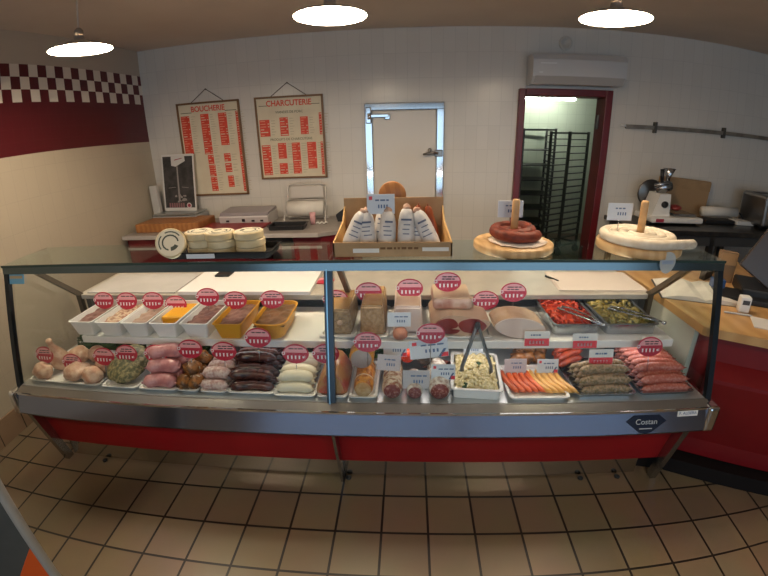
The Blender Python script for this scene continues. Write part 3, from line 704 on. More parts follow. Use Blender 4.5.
for x, z, l in ((-.352, .886, 'pate with a pale spot behind the middle post'), (-.187, .925, 'plain brown pate block'), (.013, .943, 'tall pale wrapped meat block'), (.196, .976, 'streaky block on the cured ham'), (.385, .880, 'gap between cured ham and cooked ham'), (.519, .922, 'cooked ham')):
    oval_tag((x, 1.85, z), 'red oval price tag standing above the ' + l, 1., .02 if x > .3 else .0)
o = MB().blob((0, 0, .028), (.035, .036, .030), 0, .1, 2, 5).build('saucisson_end', food('ball_sausage', (.46, .19, .12), (.36, .13, .08), 20, .35, .2), None, (-.032, 1.665, ZS)); tag(o, 'round pinkish brown sausage end at the shelf edge before the tall meat block', 'sausage')

# ------------------------------------------------------------------ front row
Z = ZD + .001
def wtray(x0, x1, y0, y1, label, m=white, h=.016, rz=0.): return tray('food_tray', x0, x1, y0, y1, Z, m, label, h, rz, .01)
wtray(-1.96, -1.50, 1.49, 1.83, 'white tray under the raw chicken pieces at the left end')
ZT = Z + .005
def drum(loc, rot, label, s=1.):
    e = MB().lathe([(.0008, -.06 * s), (.03 * s, -.055 * s), (.050 * s, -.025 * s), (.050 * s, .01 * s), (.034 * s, .05 * s), (.017 * s, .085 * s), (.013 * s, .11 * s), (.017 * s, .12 * s), (.012 * s, .13 * s), (.0008, .132 * s)], 20, cap=False).build('chicken_drumstick', chick, None, loc, rot)
    return tag(e, label, 'chicken', 'raw chicken pieces')
drum((-1.845, 1.63, ZT + .062), (.25, .0, 0), 'pear shaped raw chicken piece standing at the far left front', 1.05)
drum((-1.545, 1.625, ZT + .052), (PI * .42, 0, 2.5), 'raw chicken leg lying beside the herb covered meat', .9)
drum((-1.66, 1.71, ZT + .052), (PI * .43, 0, .9), 'raw chicken leg lying at the back of the chicken tray', .95)
for (x, y, lab, sd, s) in ((-1.675, 1.55, 'rounded raw chicken breast at the front of its tray', 1, .062), (-1.79, 1.71, 'pale chicken breast behind the pear shaped piece', 2, .066), (-1.885, 1.535, 'flat chicken piece at the front left corner of its tray', 3, .050), (-1.555, 1.525, 'small chicken piece at the front right corner of its tray', 4, .048)):
    o = MB().blob((0, 0, .042), (s * 1.1, s, .045), 0, .22, 1.7, sd).build('chicken_breast', chick, None, (x, y, ZT)); tag(o, lab, 'chicken', 'raw chicken pieces')
wtray(-1.49, -1.285, 1.485, 1.79, 'white tray under the herb covered meat')
e = MB().blob((0, 0, 0), (.104, .118, .042), 0, .10, 2.4, 4, 4).build('herb_roulade', herbm, None, (-1.385, 1.60, ZT + .074), (.38, 0, 0)); tag(e, 'large round meat parcel coated in dark green herbs', 'meat')
wtray(-1.28, -1.075, 1.485, 1.79, 'white tray under the thick pink sausages')
pile('pink_sausage', 'sausage', 'thick pink raw sausages', pinkm, (-1.168, 1.60, ZT), [(0, -.085, 0, .1), (.0, -.01, 0, -.08), (0, .07, 0, .05), (.01, -.045, 1, .12), (.012, .03, 1, .0), (.015, -.005, 2, .25)], .165, .036, .03,
     lambda i: ['thick pink sausage, lowest at the front of its pile', 'thick pink sausage in the middle of the bottom layer', 'thick pink sausage at the back of the bottom layer', 'thick pink sausage in the second layer, towards the front', 'thick pink sausage in the second layer, towards the back', 'thick pink sausage crowning its pile'][i], seed=4)
wtray(-1.075, -.965, 1.485, 1.79, 'narrow white tray under the brown stuffed meat parcels')
for i, (x, y, l, lab) in enumerate(((-1.045, 1.53, 0, 'front left'), (-.992, 1.535, 0, 'front right'), (-1.045, 1.60, .0, 'middle left'), (-.99, 1.61, .0, 'middle right'), (-1.04, 1.68, 0, 'back left'), (-.985, 1.69, 0, 'back right'), (-1.02, 1.575, .048, 'top front'), (-1.01, 1.66, .05, 'top back'))):
    e = empty('stuffed_parcel', (x, y, ZT + l), 'browned stuffed meat parcel at the %s of its heap' % lab, 'meat', 'browned stuffed meat parcels')
    MB().blob((0, 0, .03), (.042, .041, .036), 0, .45, 2.6, i + 20).build('meat_ball', brownm, e)
    MB().tube([(.037 * math.cos(t) * 1.02, 0, .03 + .034 * math.sin(t)) for t in [2 * PI * k / 14 for k in range(15)]], .0022, 5, cap=False).build('string', cream, e)
wtray(-.96, -.825, 1.485, 1.79, 'white tray under the pale pinkish sausages')
pile('pale_sausage', 'sausage', 'pale pinkish white sausages', palem, (-.892, 1.62, ZT), [(0, y, 0, 0) for y in (-.105, -.045, .015, .075, .13)] + [(.006, y, 1, .05) for y in (-.075, -.015, .045)], .13, .028, .016,
     lambda i: 'pale pinkish sausage, %s from the front in the %s layer' % (ORD[i] if i < 5 else ORD[i - 5], 'bottom' if i < 5 else 'top'), seed=5)
wtray(-.825, -.60, 1.485, 1.86, 'white tray under the dark blood sausages')
pile('blood_sausage', 'sausage', 'dark blood sausages', darkm, (-.708, 1.66, ZT), [(0, -.14 + .053 * k, 0, 0) for k in range(7)] + [(-.008, -.115 + .053 * k, 1, 0) for k in range(6)] + [(-.012, -.03 + .053 * k, 2, 0) for k in range(3)], .215, .0265, .02,
     lambda i: 'dark blood sausage, %s from the front in the %s layer' % (ORD[i] if i < 7 else ORD[i - 7] if i < 13 else ORD[i - 13], 'bottom' if i < 7 else 'middle' if i < 13 else 'top'), seed=6)
wtray(-.62 + .02, -.405, 1.475, 1.79, 'white plate under the creamy white sausages')
pile('white_sausage', 'sausage', 'creamy white sausages', whitem, (-.506, 1.62, ZT), [(0, -.105 + .054 * k, 0, 0) for k in range(5)] + [(.004, -.08 + .054 * k, 1, 0) for k in range(4)], .17, .0265, .022,
     lambda i: 'creamy white sausage, %s from the front in the %s layer' % (ORD[i] if i < 5 else ORD[i - 5], 'bottom' if i < 5 else 'top'), seed=7)
wtray(-.40, -.262, 1.475, 1.79, 'white tray under the tan and red terrine')
e = empty('terrine', (-.335, 1.60, ZT), 'tan and red domed terrine in film standing behind the middle post', 'terrine')
pf = [(-.064, 0), (.064, 0), (.070, .02), (.064, .05), (.046, .09), (.026, .115), (0, .123), (-.026, .115), (-.046, .09), (-.064, .05), (-.070, .02)]
mb = MB(); bm = bmesh.new(); vs = [[bm.verts.new((x * k, y, z * k)) for x, z in pf] for y, k in ((-.10, .93), (-.09, 1), (.0, 1.02), (.10, 1), (.12, .9))]
for r_ in range(4):
    for j in range(len(pf)): bm.faces.new((vs[r_][j], vs[r_][(j + 1) % len(pf)], vs[r_ + 1][(j + 1) % len(pf)], vs[r_ + 1][j]))
bm.faces.new(vs[0]); bm.faces.new(vs[4]); mb.bm(bm, 0, True); mb.build('loaf', terrm, e)
MB().prism([(x * .80, .012 + z * .80) for x, z in pf], -.103, -.098, 0, axis='y').build('cut_face', food('terrine_cut', (.46, .09, .055), (.48, .27, .10), 14, .25, .1), e)
wtray(-.258, -.13, 1.475, 1.79, 'white tray under the orange rolled roasts')
def rollm(name, x, y, z, r, L, m, mface, label, cat, strings=0, group=None, facem=None):
    e = empty(name, (x, y, z + r), label, cat, group)
    mb = MB(); k = 12
    mb.tube([(0, -L / 2 + L * i / k, 0) for i in range(k + 1)], [r * (1 + .05 * noise.noise(Vector((i * .7, x * 31, y * 9)))) * (.86 if i in (0, k) else 1) for i in range(k + 1)], 20); mb.build('roll', m, e)
    MB().lathe([(.0005, .0035), (r * .82, .003), (r * .86, -.002)], 24, M=T(0, -L / 2, 0) @ RX(PI / 2)).build('cut_face', mface, e)
    if strings:
        for i in range(strings):
            yy = -L / 2 + L * (i + .6) / strings; MB().tube([(r * 1.03 * math.cos(t), yy, r * 1.03 * math.sin(t)) for t in [2 * PI * q / 20 for q in range(21)]], .0018, 5, cap=False).build('string', cream, e)
    return e
rollm('rolled_roast', -.192, 1.585, ZT, .043, .20, orangem, food('roast_cut', (.55, .38, .20), (.42, .25, .09), 30, .45, .2), 'orange crumbed rolled roast at the front beside the terrine', 'roast', 2)
rollm('rolled_roast', -.205, 1.665, ZT + .086, .056, .17, food('golden_roast', (.70, .33, .04), (.56, .22, .03), 24, .3, .2), hamcut, 'golden rolled roast with a grey cut face, lying on the orange roast', 'roast')
rollm('salami', -.065, 1.62, Z, .043, .27, salami, salcut, 'thick mottled salami with a dark red cut face next to the orange roast', 'salami', 4, 'cut salamis in the front row')
rollm('salami', .034, 1.56, Z, .035, .15, salamiw, salcut, 'short white salami under the rounded grey card', 'salami', 0, 'cut salamis in the front row')
rollm('salami', .142, 1.59, Z, .046, .22, salamiw, salcut, 'thick white floury salami beside the potato salad', 'salami', 0, 'cut salamis in the front row')
o = MB().tube([(0, -.085, 0), (0, -.08, 0), (0, -.03, 0), (0, .06, 0), (0, .085, 0)], [.008, .028, .038, .038, .01], 18).build('red_sausage', redwax, None, (.002, 1.735, Z + .085), (-.35, 0, 0)); tag(o, 'bright red cased sausage behind the salamis', 'sausage')
o = MB().tube([(0, -.085, 0), (0, -.08, 0), (0, -.03, 0), (0, .06, 0), (0, .085, 0)], [.008, .03, .038, .038, .01], 18).build('dark_sausage', darkcase, None, (.085, 1.73, Z + .080), (-.3, 0, 0)); tag(o, 'dark cased sausage right of the bright red one', 'sausage')
for k, (x, y, r_) in enumerate(((.135, 1.75, .2), (.165, 1.78, -.2), (.15, 1.73, .4))):
    o = sausage_mb(.12, .011, .01, k + 40).build('dry_sausage', salcut, None, (x, y, Z + .012 + .02 * (k == 2)), (0, 0, r_)); tag(o, 'thin dry sausage behind the thick white salami, %s' % ['nearest the deck edge', 'furthest back', 'on top'][k], 'sausage')
# potato salad
pt = tray('salad_tray', .205, .435, 1.478, 1.81, Z, white, 'deep white tray holding the potato salad', .052, -.10, .012, 'tray', .012)
rnd = random.Random(5); mb = MB(); bm = bmesh.new(); bmesh.ops.create_grid(bm, x_segments=20, y_segments=26, size=1)
for v in bm.verts: v.co = Vector((v.co.x * .094, v.co.y * .145, .042 + .022 * (1 - v.co.x ** 2) * (1 - v.co.y ** 2)))
mb.bm(bm, 0, True)
for k in range(210):
    x, y = rnd.uniform(-.086, .086), rnd.uniform(-.135, .135); z = .047 + .026 * (1 - (x / .094) ** 2) * (1 - (y / .145) ** 2); s = rnd.uniform(.008, .016)
    mb.box(-s, s, -s * .8, s * .8, -s * .6, s * .6, 0 if rnd.random() < .95 else 1, T(x, y, z) @ Euler((rnd.uniform(-1, 1), rnd.uniform(-1, 1), rnd.uniform(0, 3))).to_matrix().to_4x4(), bev=s * .35, seg=1)
o = mb.build('potato_salad', [potato, parsley], None, (.32, 1.644, Z), (0, 0, -.10)); tag(o, 'chunky pale potato salad heaped in a white tray', 'salad', None, 'stuff')
e = empty('serving_tongs', (.318, 1.66, .835), 'grey steel tongs standing in the potato salad', 'tongs', 'steel serving tongs')
for s in (-1, 1):
    MB().tube([(s * .004, 0, 0), (s * .035, -.025, -.09), (s * .066, -.05, -.18), (s * .068, -.055, -.215)], [.010, .011, .011, .014], 8, flat=.5).build('arm', mat('tong_grey', (.16, .17, .18), .35, .8), e)
MB().lathe([(.012, -.012), (.014, 0), (.010, .016)], 12).build('spring_end', darkgrey, e)
# frankfurters
wtray(.445, .715, 1.465, 1.735, 'white tray shared by the red frankfurters and the yellow sausages', white, .022)
for i in range(5):
    o = sausage_mb(.185, .0138, .016, 60 + i).build('frankfurter', knackm, None, (.466 + .0292 * i, 1.595, ZT + .0175), (0, 0, PI / 2 + .22)); tag(o, 'red frankfurter, %s from the left in its row' % ORD[i], 'sausage', 'red frankfurters')
for i in range(5):
    o = sausage_mb(.195, .0142, .022, 70 + i).build('yellow_sausage', yellm, None, (.606 + .0292 * i, 1.59, ZT + .0175), (0, 0, PI / 2 + .26)); tag(o, 'yellow sausage, %s from the left in its row' % ORD[i], 'sausage', 'yellow sausages')
for i, (x, y) in enumerate(((.56, 1.79), (.61, 1.80), (.66, 1.79), (.59, 1.85), (.64, 1.86), (.68, 1.85))):
    o = MB().blob((0, 0, .032), (.040, .036, .034), 0, .35, 2.2, i + 50).build('browned_meat', brownm, None, (x, y, Z)); tag(o, 'browned meat piece behind the yellow sausages, %s' % ['front left', 'front middle', 'front right', 'back left', 'back middle', 'back right'][i], 'meat', 'browned meat pieces')
# herb sausages, merguez, chipolatas
tray('food_tray', .745, 1.030, 1.485, 1.80, Z, steel, 'steel tray under the brown herb sausages', .020, 0, .01)
pile('herb_sausage', 'sausage', 'brown herb sausages', herbsau, (.893, 1.60, ZT), [(0, -.085 + .041 * k, 0, .05) for k in range(5)] + [(-.004, -.066 + .041 * k, 1, .0) for k in range(4)] + [(0, -.03 + .042 * k, 2, .05) for k in range(2)], .25, .0215, .016,
     lambda i: 'brown herb sausage, %s from the front in the %s layer' % (ORD[i] if i < 5 else ORD[i - 5] if i < 9 else ORD[i - 9], 'bottom' if i < 5 else 'middle' if i < 9 else 'top'), seed=8)
pile('merguez', 'sausage', 'red merguez sausages', merg, (.80, 1.745, Z + .03), [(0, -.02 + .035 * k, 0, .5) for k in range(4)] + [(0, -.005 + .035 * k, 1, .55) for k in range(3)] + [(0, .02, 2, .5)], .17, .018, .016,
     lambda i: 'dark red spicy sausage, %s from the front in the %s layer' % (ORD[i] if i < 4 else ORD[i - 4] if i < 7 else ORD[0], 'bottom' if i < 4 else 'middle' if i < 7 else 'top'), seed=9)
tray('food_tray', 1.045, 1.318, 1.485, 1.90, Z, steel, 'steel tray under the pink red sausages at the right end', .020, 0, .01)
pile('chipolata', 'sausage', 'pink red raw sausages', chipo, (1.182, 1.66, ZT), [(0, -.145 + .040 * k, 0, .0) for k in range(8)] + [(-.006, -.125 + .040 * k, 1, .03) for k in range(8)] + [(-.01, -.075 + .040 * k, 2, -.04) for k in range(6)], .245, .0205, .016,
     lambda i: 'pink red raw sausage, %s from the front in the %s layer' % (ORD[i] if i < 8 else ORD[i - 8] if i < 16 else ORD[i - 16], 'bottom' if i < 8 else 'middle' if i < 16 else 'top'), seed=10)
# plastic parsley
def garnish(x0, x1, y, label, seed):
    rnd = random.Random(seed); mb = MB()
    for k in range(int((x1 - x0) * 330)):
        x, yy, z = rnd.uniform(x0, x1), y + rnd.uniform(-.035, .035), rnd.uniform(.01, .075); s = rnd.uniform(.010, .02)
        M = T(x, yy, z) @ Euler((rnd.uniform(0, 3), rnd.uniform(0, 3), rnd.uniform(0, 3))).to_matrix().to_4x4()
        mb.add([(-s, 0, 0), (-s * .3, -s * .6, .003), (s, -s * .4, 0), (s * .6, 0, -.003), (s, s * .5, .002), (-s * .2, s * .6, 0)], [(0, 1, 2, 3, 4, 5)], 0, False, M)
    mb.box(x0, x1, y - .03, y + .03, 0, .02)
    for k in range(int((x1 - x0) * 14)): mb.blob((rnd.uniform(x0, x1), y - .035, rnd.uniform(.04, .075)), (.011, .011, .011), 1, .1, 2, k, 2)
    o = mb.build('parsley_garnish', [parsley, mat('garnish_flower', (.66, .68, .55), .5)], None, (0, 0, Z)); tag(o, label, 'garnish', 'plastic parsley strips', 'stuff')
garnish(-1.93, -1.10, 1.885, 'plastic parsley strip with white buds behind the chicken', 1)
garnish(-.56, -.10, 1.865, 'plastic parsley strip with white buds behind the middle post', 2)
# front row tags
fr_ = [(-1.893, 0.674, 'pear shaped chicken piece at the left end'), (-1.719, 0.640, 'rounded chicken breast'), (-1.507, 0.683, 'chicken legs'), (-1.370, 0.704, 'herb coated meat parcel'), (-1.204, 0.710, 'thick pink sausages'),
       (-1.017, 0.742, 'brown stuffed parcels'), (-0.849, 0.734, 'pale pinkish sausages'), (-0.672, 0.808, 'dark blood sausages'), (-0.505, 0.728, 'creamy white sausages'), (-0.365, 0.731, 'terrine behind the middle post'), (-0.174, 0.793, 'golden rolled roast'), (0.103, 0.836, 'salamis and large card'), (1.099, 0.762, 'pink red sausages at the right end')]
for x, z, l in fr_: oval_tag((x, 1.585, z), 'red oval price tag over the ' + l, .96, .07)
card_tag((-.055, 1.655, .722), 'pale blue price card behind the mottled salami', .108, .078, 'tri')
card_tag((.098, 1.625, .738), 'large white and red price card in front of the red and dark sausages', .175, .088, 'tri', ry=-.12)
card_tag((-.081, 1.585, .688), 'dull pinkish price card on the mottled salami', .105, .075, 'pink', .03, ry=.08)
card_tag((.040, 1.515, .646), 'grey price card with rounded corners over the short white salami', .118, .085, 'grey', .02, rounded=True)
card_tag((.159, 1.535, .672), 'pale blue price card with tricolour corner on the thick white salami', .105, .070, 'tri', .02)
card_tag((.332, 1.80, .640), 'pale blue price card behind the tongs of the potato salad', .10, .07, 'blue', .02)
card_tag((.510, 1.655, .628), 'dull grey price card over the red frankfurters', .105, .068, 'pink', .02)
card_tag((.662, 1.650, .628), 'pale blue price card with tricolour corner over the yellow sausages', .10, .068, 'tri', .02)
card_tag((.588, 1.638, .780), 'white and red price card at the shelf edge below the cooked ham', .115, .07, 'red', .0)
card_tag((.810, 1.632, .770), 'white and red price card at the shelf edge below the red salad', .115, .07, 'red', .0)
card_tag((.887, 1.605, .697), 'white and red price card standing in the herb sausages', .115, .08, 'red', .03)

# ------------------------------------------------------------------ on top of the glass
ZG = 1.1632
e = empty('cheese_tray', (-.835, 1.725, ZG), 'black plastic tray holding the round cheeses on the glass top', 'tray')
tr_ = tray('tray_body', -.255, .255, -.095, .095, 0, mat('tray_black', (.010, .010, .011), .75, spec=.2), '', .032, 0, .008); tr_.parent = e; tr_.location = (0, 0, 0)
for k in ('label', 'category'): del tr_[k]
MB().box(-.13, .00, -.0985, -.0915, .008, .028).build('label_strip', cardgrey, e)
cheesem = mat('cheese_rind', (.72, .60, .38), .6, 0, (.62, .50, .29), 14, bump=.1); cheeselab = mat('cheese_label', (.70, .64, .50), .6)
def cheese(loc, rot, label, rz=0):
    e = empty('round_cheese', loc, label, 'cheese', 'round cheese wheels on the black tray', rot=rot)
    r, h = .066, .034
    MB().lathe([(.001, .001), (r - .003, .001), (r, .004), (r, h - .004), (r - .003, h - .001), (.001, h - .001)], 48, smooth=False).build('rind', cheesem, e)
    mb = MB(); mb.lathe([(.0005, h + .0008), (r * .90, h + .0008), (r * .90, h - .001)], 48, 0, smooth=False)
    for a0, a1, r0, r1 in ((.3, 4.6, .46, .56), (4.9, 6.0, .30, .56), (.8, 2.2, .70, .78), (2.6, 3.9, .70, .78)):
        n = 12; vs = [(r * rr_ * math.cos(a0 + (a1 - a0) * k / n), r * rr_ * math.sin(a0 + (a1 - a0) * k / n), h + .0014) for rr_ in (r0, r1) for k in range(n + 1)]
        mb.add(vs, [(k, k + 1, n + 2 + k, n + 1 + k) for k in range(n)], 1)
    mb.build('round_label', [cheeselab, mat('cheese_print', (.06, .07, .05), .6)], e); return e
zc = ZG + .0035
c0 = cheese((-1.045, 1.665, zc + .062), (1.12, .18, .25), 'cheese wheel leaning on edge at the left front of the black tray')
pos = [('left', -.945, 1.745), ('middle', -.838, 1.728), ('right', -.705, 1.735)]
for s, x, y in pos:
    for k in range(3):
        lab = 'round cheese wheel, %s of the %s stack on the black tray' % (['bottom', 'middle', 'top'][k], s)
        dup(c0, (x + .004 * (k % 2), y - .003 * k, zc + .0345 * k), lab, None, (0, 0, k * 1.3 + x * 7))
# saucisson box
e = empty('cardboard_box', (-.061, 1.765, ZG), 'open brown cardboard display box full of paper wrapped sausages', 'box')
t = .006
MB().box(-.25, .25, -.115, -.115 + t, 0, .062).build('front_panel', kraft, e)
MB().box(-.228, .228, .115 - t, .115, 0, .215).build('back_panel', kraft, e)
for s in (-1, 1):
    mb = MB(); x = s * .244
    bx = lambda y: s * (.250 - .022 * (y + .115) / .23)
    vs = []
    for dx in (0, -s * t):
        vs += [(bx(-.115) + dx, -.115, 0), (bx(.115) + dx, .115, 0), (bx(.115) + dx, .115, .185), (bx(.06) + dx, .06, .115), (bx(-.115) + dx, -.115, .062)]
    mb.add(vs, [(0, 1, 2, 3, 4), (9, 8, 7, 6, 5)] + [(i, (i + 1) % 5, 5 + (i + 1) % 5, 5 + i) for i in range(5)], 0).build('side_panel', mat('cardboard_light', (.60, .37, .15), .8), e)
MB().box(-.245, .245, -.11, .11, 0, .005).build('bottom', kraft, e)
MB().box(-.165, -.055, -.1165, -.115, .018, .036).build('label_strip', paper, e); MB().box(.125, .235, -.1165, -.115, .024, .040).build('label_strip', paper, e)
mb = MB(); rnd = random.Random(2); x = -.05
while x < .10:
    l = rnd.uniform(.008, .022); mb.box(x, x + l, -.1165, -.115, .032, .041, 0); x += l + .007
mb.build('faded_print', mat('box_print', (.16, .08, .03), .8), e)
wrapm = mat('wrapped_paper', (.74, .71, .68), .75, 0, (.60, .57, .55), 16, bump=.3); printm = mat('wrap_print', (.12, .14, .22), .7)
sl = [(-.195, -.05, .42, .175, 'at the left end, leaning right'), (-.105, -.045, -.06, .16, 'second from the left'), (-.055, .005, .10, .165, 'third from the left, set further back'), (-.026, -.055, .05, .165, 'fourth from the left'), (.056, -.05, .03, .175, 'in the middle, the tallest one'), (.112, -.020, .02, .14, 'short one right of the tallest'), (.180, -.05, -.45, .180, 'at the right end, leaning left')]
for i, (x, y, tl, L, lab) in enumerate(sl):
    q = empty('wrapped_sausage', (-.061 + x, 1.765 + y, ZG + .018), 'white paper wrapped dry sausage in the cardboard box, ' + lab, 'sausage', 'paper wrapped dry sausages', rot=(-.16, tl, 0))
    r = .034
    MB().tube([(0, 0, L * a) for a in (0, .03, .2, .45, .7, .86, .95, 1)], [r * k for k in (.5, .92, 1.08, 1.06, 1, .85, .62, .35)], 14).build('paper_wrap', wrapm, q)
    MB().blob((0, 0, L * .985), (r * .52, r * .52, .020), 0, .3, 2, i, 2).build('sausage_end', food('dry_end', (.44, .24, .17), (.56, .40, .30), 40, .6, .4), q)
    mb = MB(); rnd = random.Random(i)
    for k in range(4):
        zz = L * (.36 + .11 * k); a0 = -PI / 2 - rnd.uniform(.3, .7); a1 = -PI / 2 + rnd.uniform(.3, .7); n = 8; rr_ = r * 1.085; hh = .008 if k == 3 else .004
        vs = [(rr_ * math.cos(a0 + (a1 - a0) * j / n), rr_ * math.sin(a0 + (a1 - a0) * j / n), zz + d) for d in (0, hh) for j in range(n + 1)]
        mb.add(vs, [(j, j + 1, n + 2 + j, n + 1 + j) for j in range(n)], 0)
    mb.build('print', printm, q)
for i, (x, tl) in enumerate(((.115, .5), (.175, -.2))):
    q = sausage_mb(.15, .017, .02, 90 + i).build('dry_sausage', redwaxm, None, (-.061 + x, 1.835, ZG + .115), (0, PI / 2 - .25 + tl * .4, .2)); tag(q, ['reddish dry sausage poking up at the back of the box, beside the tallest wrapped one', 'reddish dry sausage poking up at the back right corner of the box'][i], 'sausage')
card_tag((-.110, 1.735, ZG + .208), 'pale blue price card standing up in the cardboard box', .118, .085, 'blue', .14, 0)
e = empty('wooden_paddle', (-.066, 1.905, ZG), 'round reddish wooden paddle standing behind the cardboard box', 'paddle')
MB().lathe([(.001, -.008), (.060, -.008), (.064, 0), (.060, .008), (.001, .008)], 32, M=T(0, 0, .222) @ RX(PI / 2)).build('disc', woodorange, e)
MB().box(-.012, .012, -.007, .007, 0, .165, bev=.003).build('handle', woodorange, e)
# coil boards
def board(x, y, label, r=.175, h=.036):
    e = empty('wooden_board', (x, y, ZG), label, 'board', 'round wooden boards with a peg')
    MB().lathe([(.001, 0), (r - .006, 0), (r, .006), (r, h - .006), (r - .006, h), (.001, h)], 44).build('disc', wood, e)
    MB().lathe([(.0165, h), (.0165, .212), (.013, .220), (.001, .221)], 16).build('peg', mat('peg_wood', (.62, .38, .18), .5, 0, (.55, .32, .14), 20), e)
    return e
def spiral(name, m, r0, r1, turns, tr, n, z0, loc, label, tail=0., rise=None, a0=0.):
    P = []; Rr = []
    for i in range(n):
        t = i / (n - 1); a = a0 + 2 * PI * turns * t; r = r0 + (r1 - r0) * t
        P.append((r * math.cos(a), r * math.sin(a), z0 + (rise(t) if rise else 0))); Rr.append(tr * (1 + .06 * noise.noise(Vector((i * .5, 1, r0 * 40)))) * (.4 if i in (0, n - 1) else 1))
    if tail:
        d = (Vector(P[-1]) - Vector(P[-3])).normalized(); q = Vector(P[-1])
        P.append(tuple(q + d * tail * .85 + Vector((0, 0, -.003)))); P.append(tuple(q + d * tail + Vector((0, 0, -.004)))); Rr[-1] = tr; Rr += [tr * .98, tr * .45]
    o = MB().tube(P, Rr, 12).build(name, m, None, loc); return tag(o, label, 'sausage')
bx1, by1 = .474, 1.775
board(bx1, by1, 'round wooden board with a peg under the red sausage coil')
mb = MB(); n = 40; vs = [(0, 0, .002)] + [((.125 + .022 * noise.noise(Vector((math.cos(t) * 3, math.sin(t) * 3, 0)))) * math.cos(t) + .012, (.115 + .02 * noise.noise(Vector((math.cos(t) * 4, math.sin(t) * 4, 2)))) * math.sin(t) - .022, .0025 + .004 * noise.noise(Vector((math.cos(t) * 5, math.sin(t) * 5, 5)))) for t in [2 * PI * k / n for k in range(n)]]
mb.add(vs + [(x, y, z - .0018) for x, y, z in vs], [(0, 1 + k, 1 + (k + 1) % n) for k in range(n)] + [(n + 1, n + 2 + (k + 1) % n, n + 2 + k) for k in range(n)] + [(1 + k, n + 2 + k, n + 2 + (k + 1) % n, 1 + (k + 1) % n) for k in range(n)], 0, True)
o = mb.build('butcher_paper', mat('pale_paper', (.74, .62, .52), .7), None, (bx1, by1, ZG + .0405)); tag(o, 'crinkled pale paper under the red sausage coil', 'paper')
spiral('sausage_coil', food('coil_red', (.21, .032, .012), (.13, .018, .007), 30, .6, .25), .048, .098, 1.9, .0245, 60, ZG + .067, (bx1, by1, 0), 'dark red sausage coiled round a wooden peg', 0, lambda t: .022 * max(0, 1 - abs(t - .55) * 2.2), .5)
card_tag((bx1 - .005, by1 + .07, ZG + .165), 'small white price card behind the peg of the red sausage coil', .115, .076, 'white', .06, -.05, rounded=True)
bx2, by2 = 1.055, 1.775
board(bx2, by2, 'round wooden board with a peg under the white sausage coil', .185, .040)
coil = spiral('sausage_coil', food('coil_white', (.70, .63, .52), (.62, .53, .41), 22, .6, .35), .030, .170, 3.5, .022, 150, ZG + .062, (bx2, by2, 0), 'cream white sausage coiled flat round a wooden peg', .13, None, PI * .64)
card_tag((bx2 - .085, by2 + .05, ZG + .160), 'small white price card beside the peg of the white sausage coil', .115, .078, 'white', .085, -.05, rz=-.05)
film_tag = empty('plastic_label', (1.095, 1.592, ZG - .008), 'clear plastic label hanging over the rail below the white sausage coil', 'label')
mb = MB(); n = 18; pts = [(.036 * math.cos(t) * (1 + .1 * math.sin(t)), .048 * math.sin(t)) for t in [2 * PI * k / n for k in range(n)]]
mb.prism(pts, 0, .0015, 0, axis='y'); mb.build('bag', glass('bag_plastic', (.9, .93, .95), 1.5, 1.5, .40), film_tag)
MB().box(-.026, .026, -.001, 0, -.006, .010).build('print', mat('bag_print', (.26, .32, .42), .5), film_tag)

# ------------------------------------------------------------------ back counter on the left
e = empty('back_counter', WX(-1.40, 0, 0), 'low red counter with a grey top along the back wall', 'counter', rz=A)
bc = (-1.02, 1.02); yf = -.70
ctop = mat('counter_grey', (.33, .30, .28), .4, 0, (.29, .26, .24), 8)
MB().prism([(-1.02, -.0), (-1.02, yf), (.72, yf), (.98, yf + .14), (1.0, 0)], .895, .925, 0).build('worktop', ctop, e)
MB().box(-1.02, .72, yf - .006, yf + .004, .893, .927, bev=.002).build('white_edge', mat('edge_white', (.46, .42, .40), .4), e)
mb = MB(); mb.box(-1.0, .05, yf + .03, yf + .05, 0, .893); mb.box(.52, .74, yf + .03, yf + .05, 0, .893); mb.box(.05, .52, yf + .03, yf + .05, 0, .70)
mb.prism([(.74, yf + .03), (.95, yf + .15), (.94, yf + .17), (.73, yf + .05)], 0, .893, 0); mb.build('front_panel', darkred, e)
for q in ((-1.0, -.98, yf + .03), (.95, .97, yf + .16), (.05, .07, yf + .05), (.50, .52, yf + .05)): MB().box(q[0], q[1], q[2], -.01, 0, .893).build('side_panel', darkred, e)
MB().box(.07, .50, yf + .05, -.05, .76, .78).build('niche_shelf', mat('shelf_pink', (.60, .50, .47), .5), e)
MB().box(-1.005, .74, yf + .022, yf + .03, .795, .815).build('trim_rail', mat('trim_whitish', (.50, .44, .42), .4), e)
ZB = .926
o = MB().box(-.30, .30, -.17, .17, 0, .075, bev=.006).build('chopping_block', woodorange, None, WX(-2.06, .41, ZB), (0, 0, A + .03)); tag(o, 'thick reddish wooden chopping block at the left end of the back counter', 'chopping board')
sc_ = empty('weighing_scale', WX(-2.18, .17, ZB), 'grey counter scale behind the chopping block by the corner', 'scale', rz=A)
MB().box(-.20, .26, -.13, .13, .02, .085, bev=.012).build('base', grey, sc_)
MB().box(-.19, .25, -.12, .12, .09, .104, bev=.004).build('pan', mat('scale_pan', (.42, .45, .46), .3, .8), sc_)
MB().box(-.245, -.17, -.02, .03, .02, .36, bev=.008).build('column', mat('scale_white', (.55, .54, .52), .4), sc_)
for x in (-.16, .2): MB().lathe([(.015, 0), (.018, .022)], 12, M=T(x, -.09, 0)).build('foot', black, sc_)
pc = empty('framed_picture', WX(-2.16, .13, ZB + .106), 'dark photo print with a white border propped up on the scale', 'picture', rot=(-.13, .02, A))
pw, ph = .335, .53
MB().box(-pw / 2, pw / 2, -.006, .004, 0, ph).build('border', mat('print_border', (.72, .70, .68), .5), pc)
mb = MB(); mb.box(-pw / 2 + .014, pw / 2 - .012, -.0072, -.006, .03, ph - .02, 0)
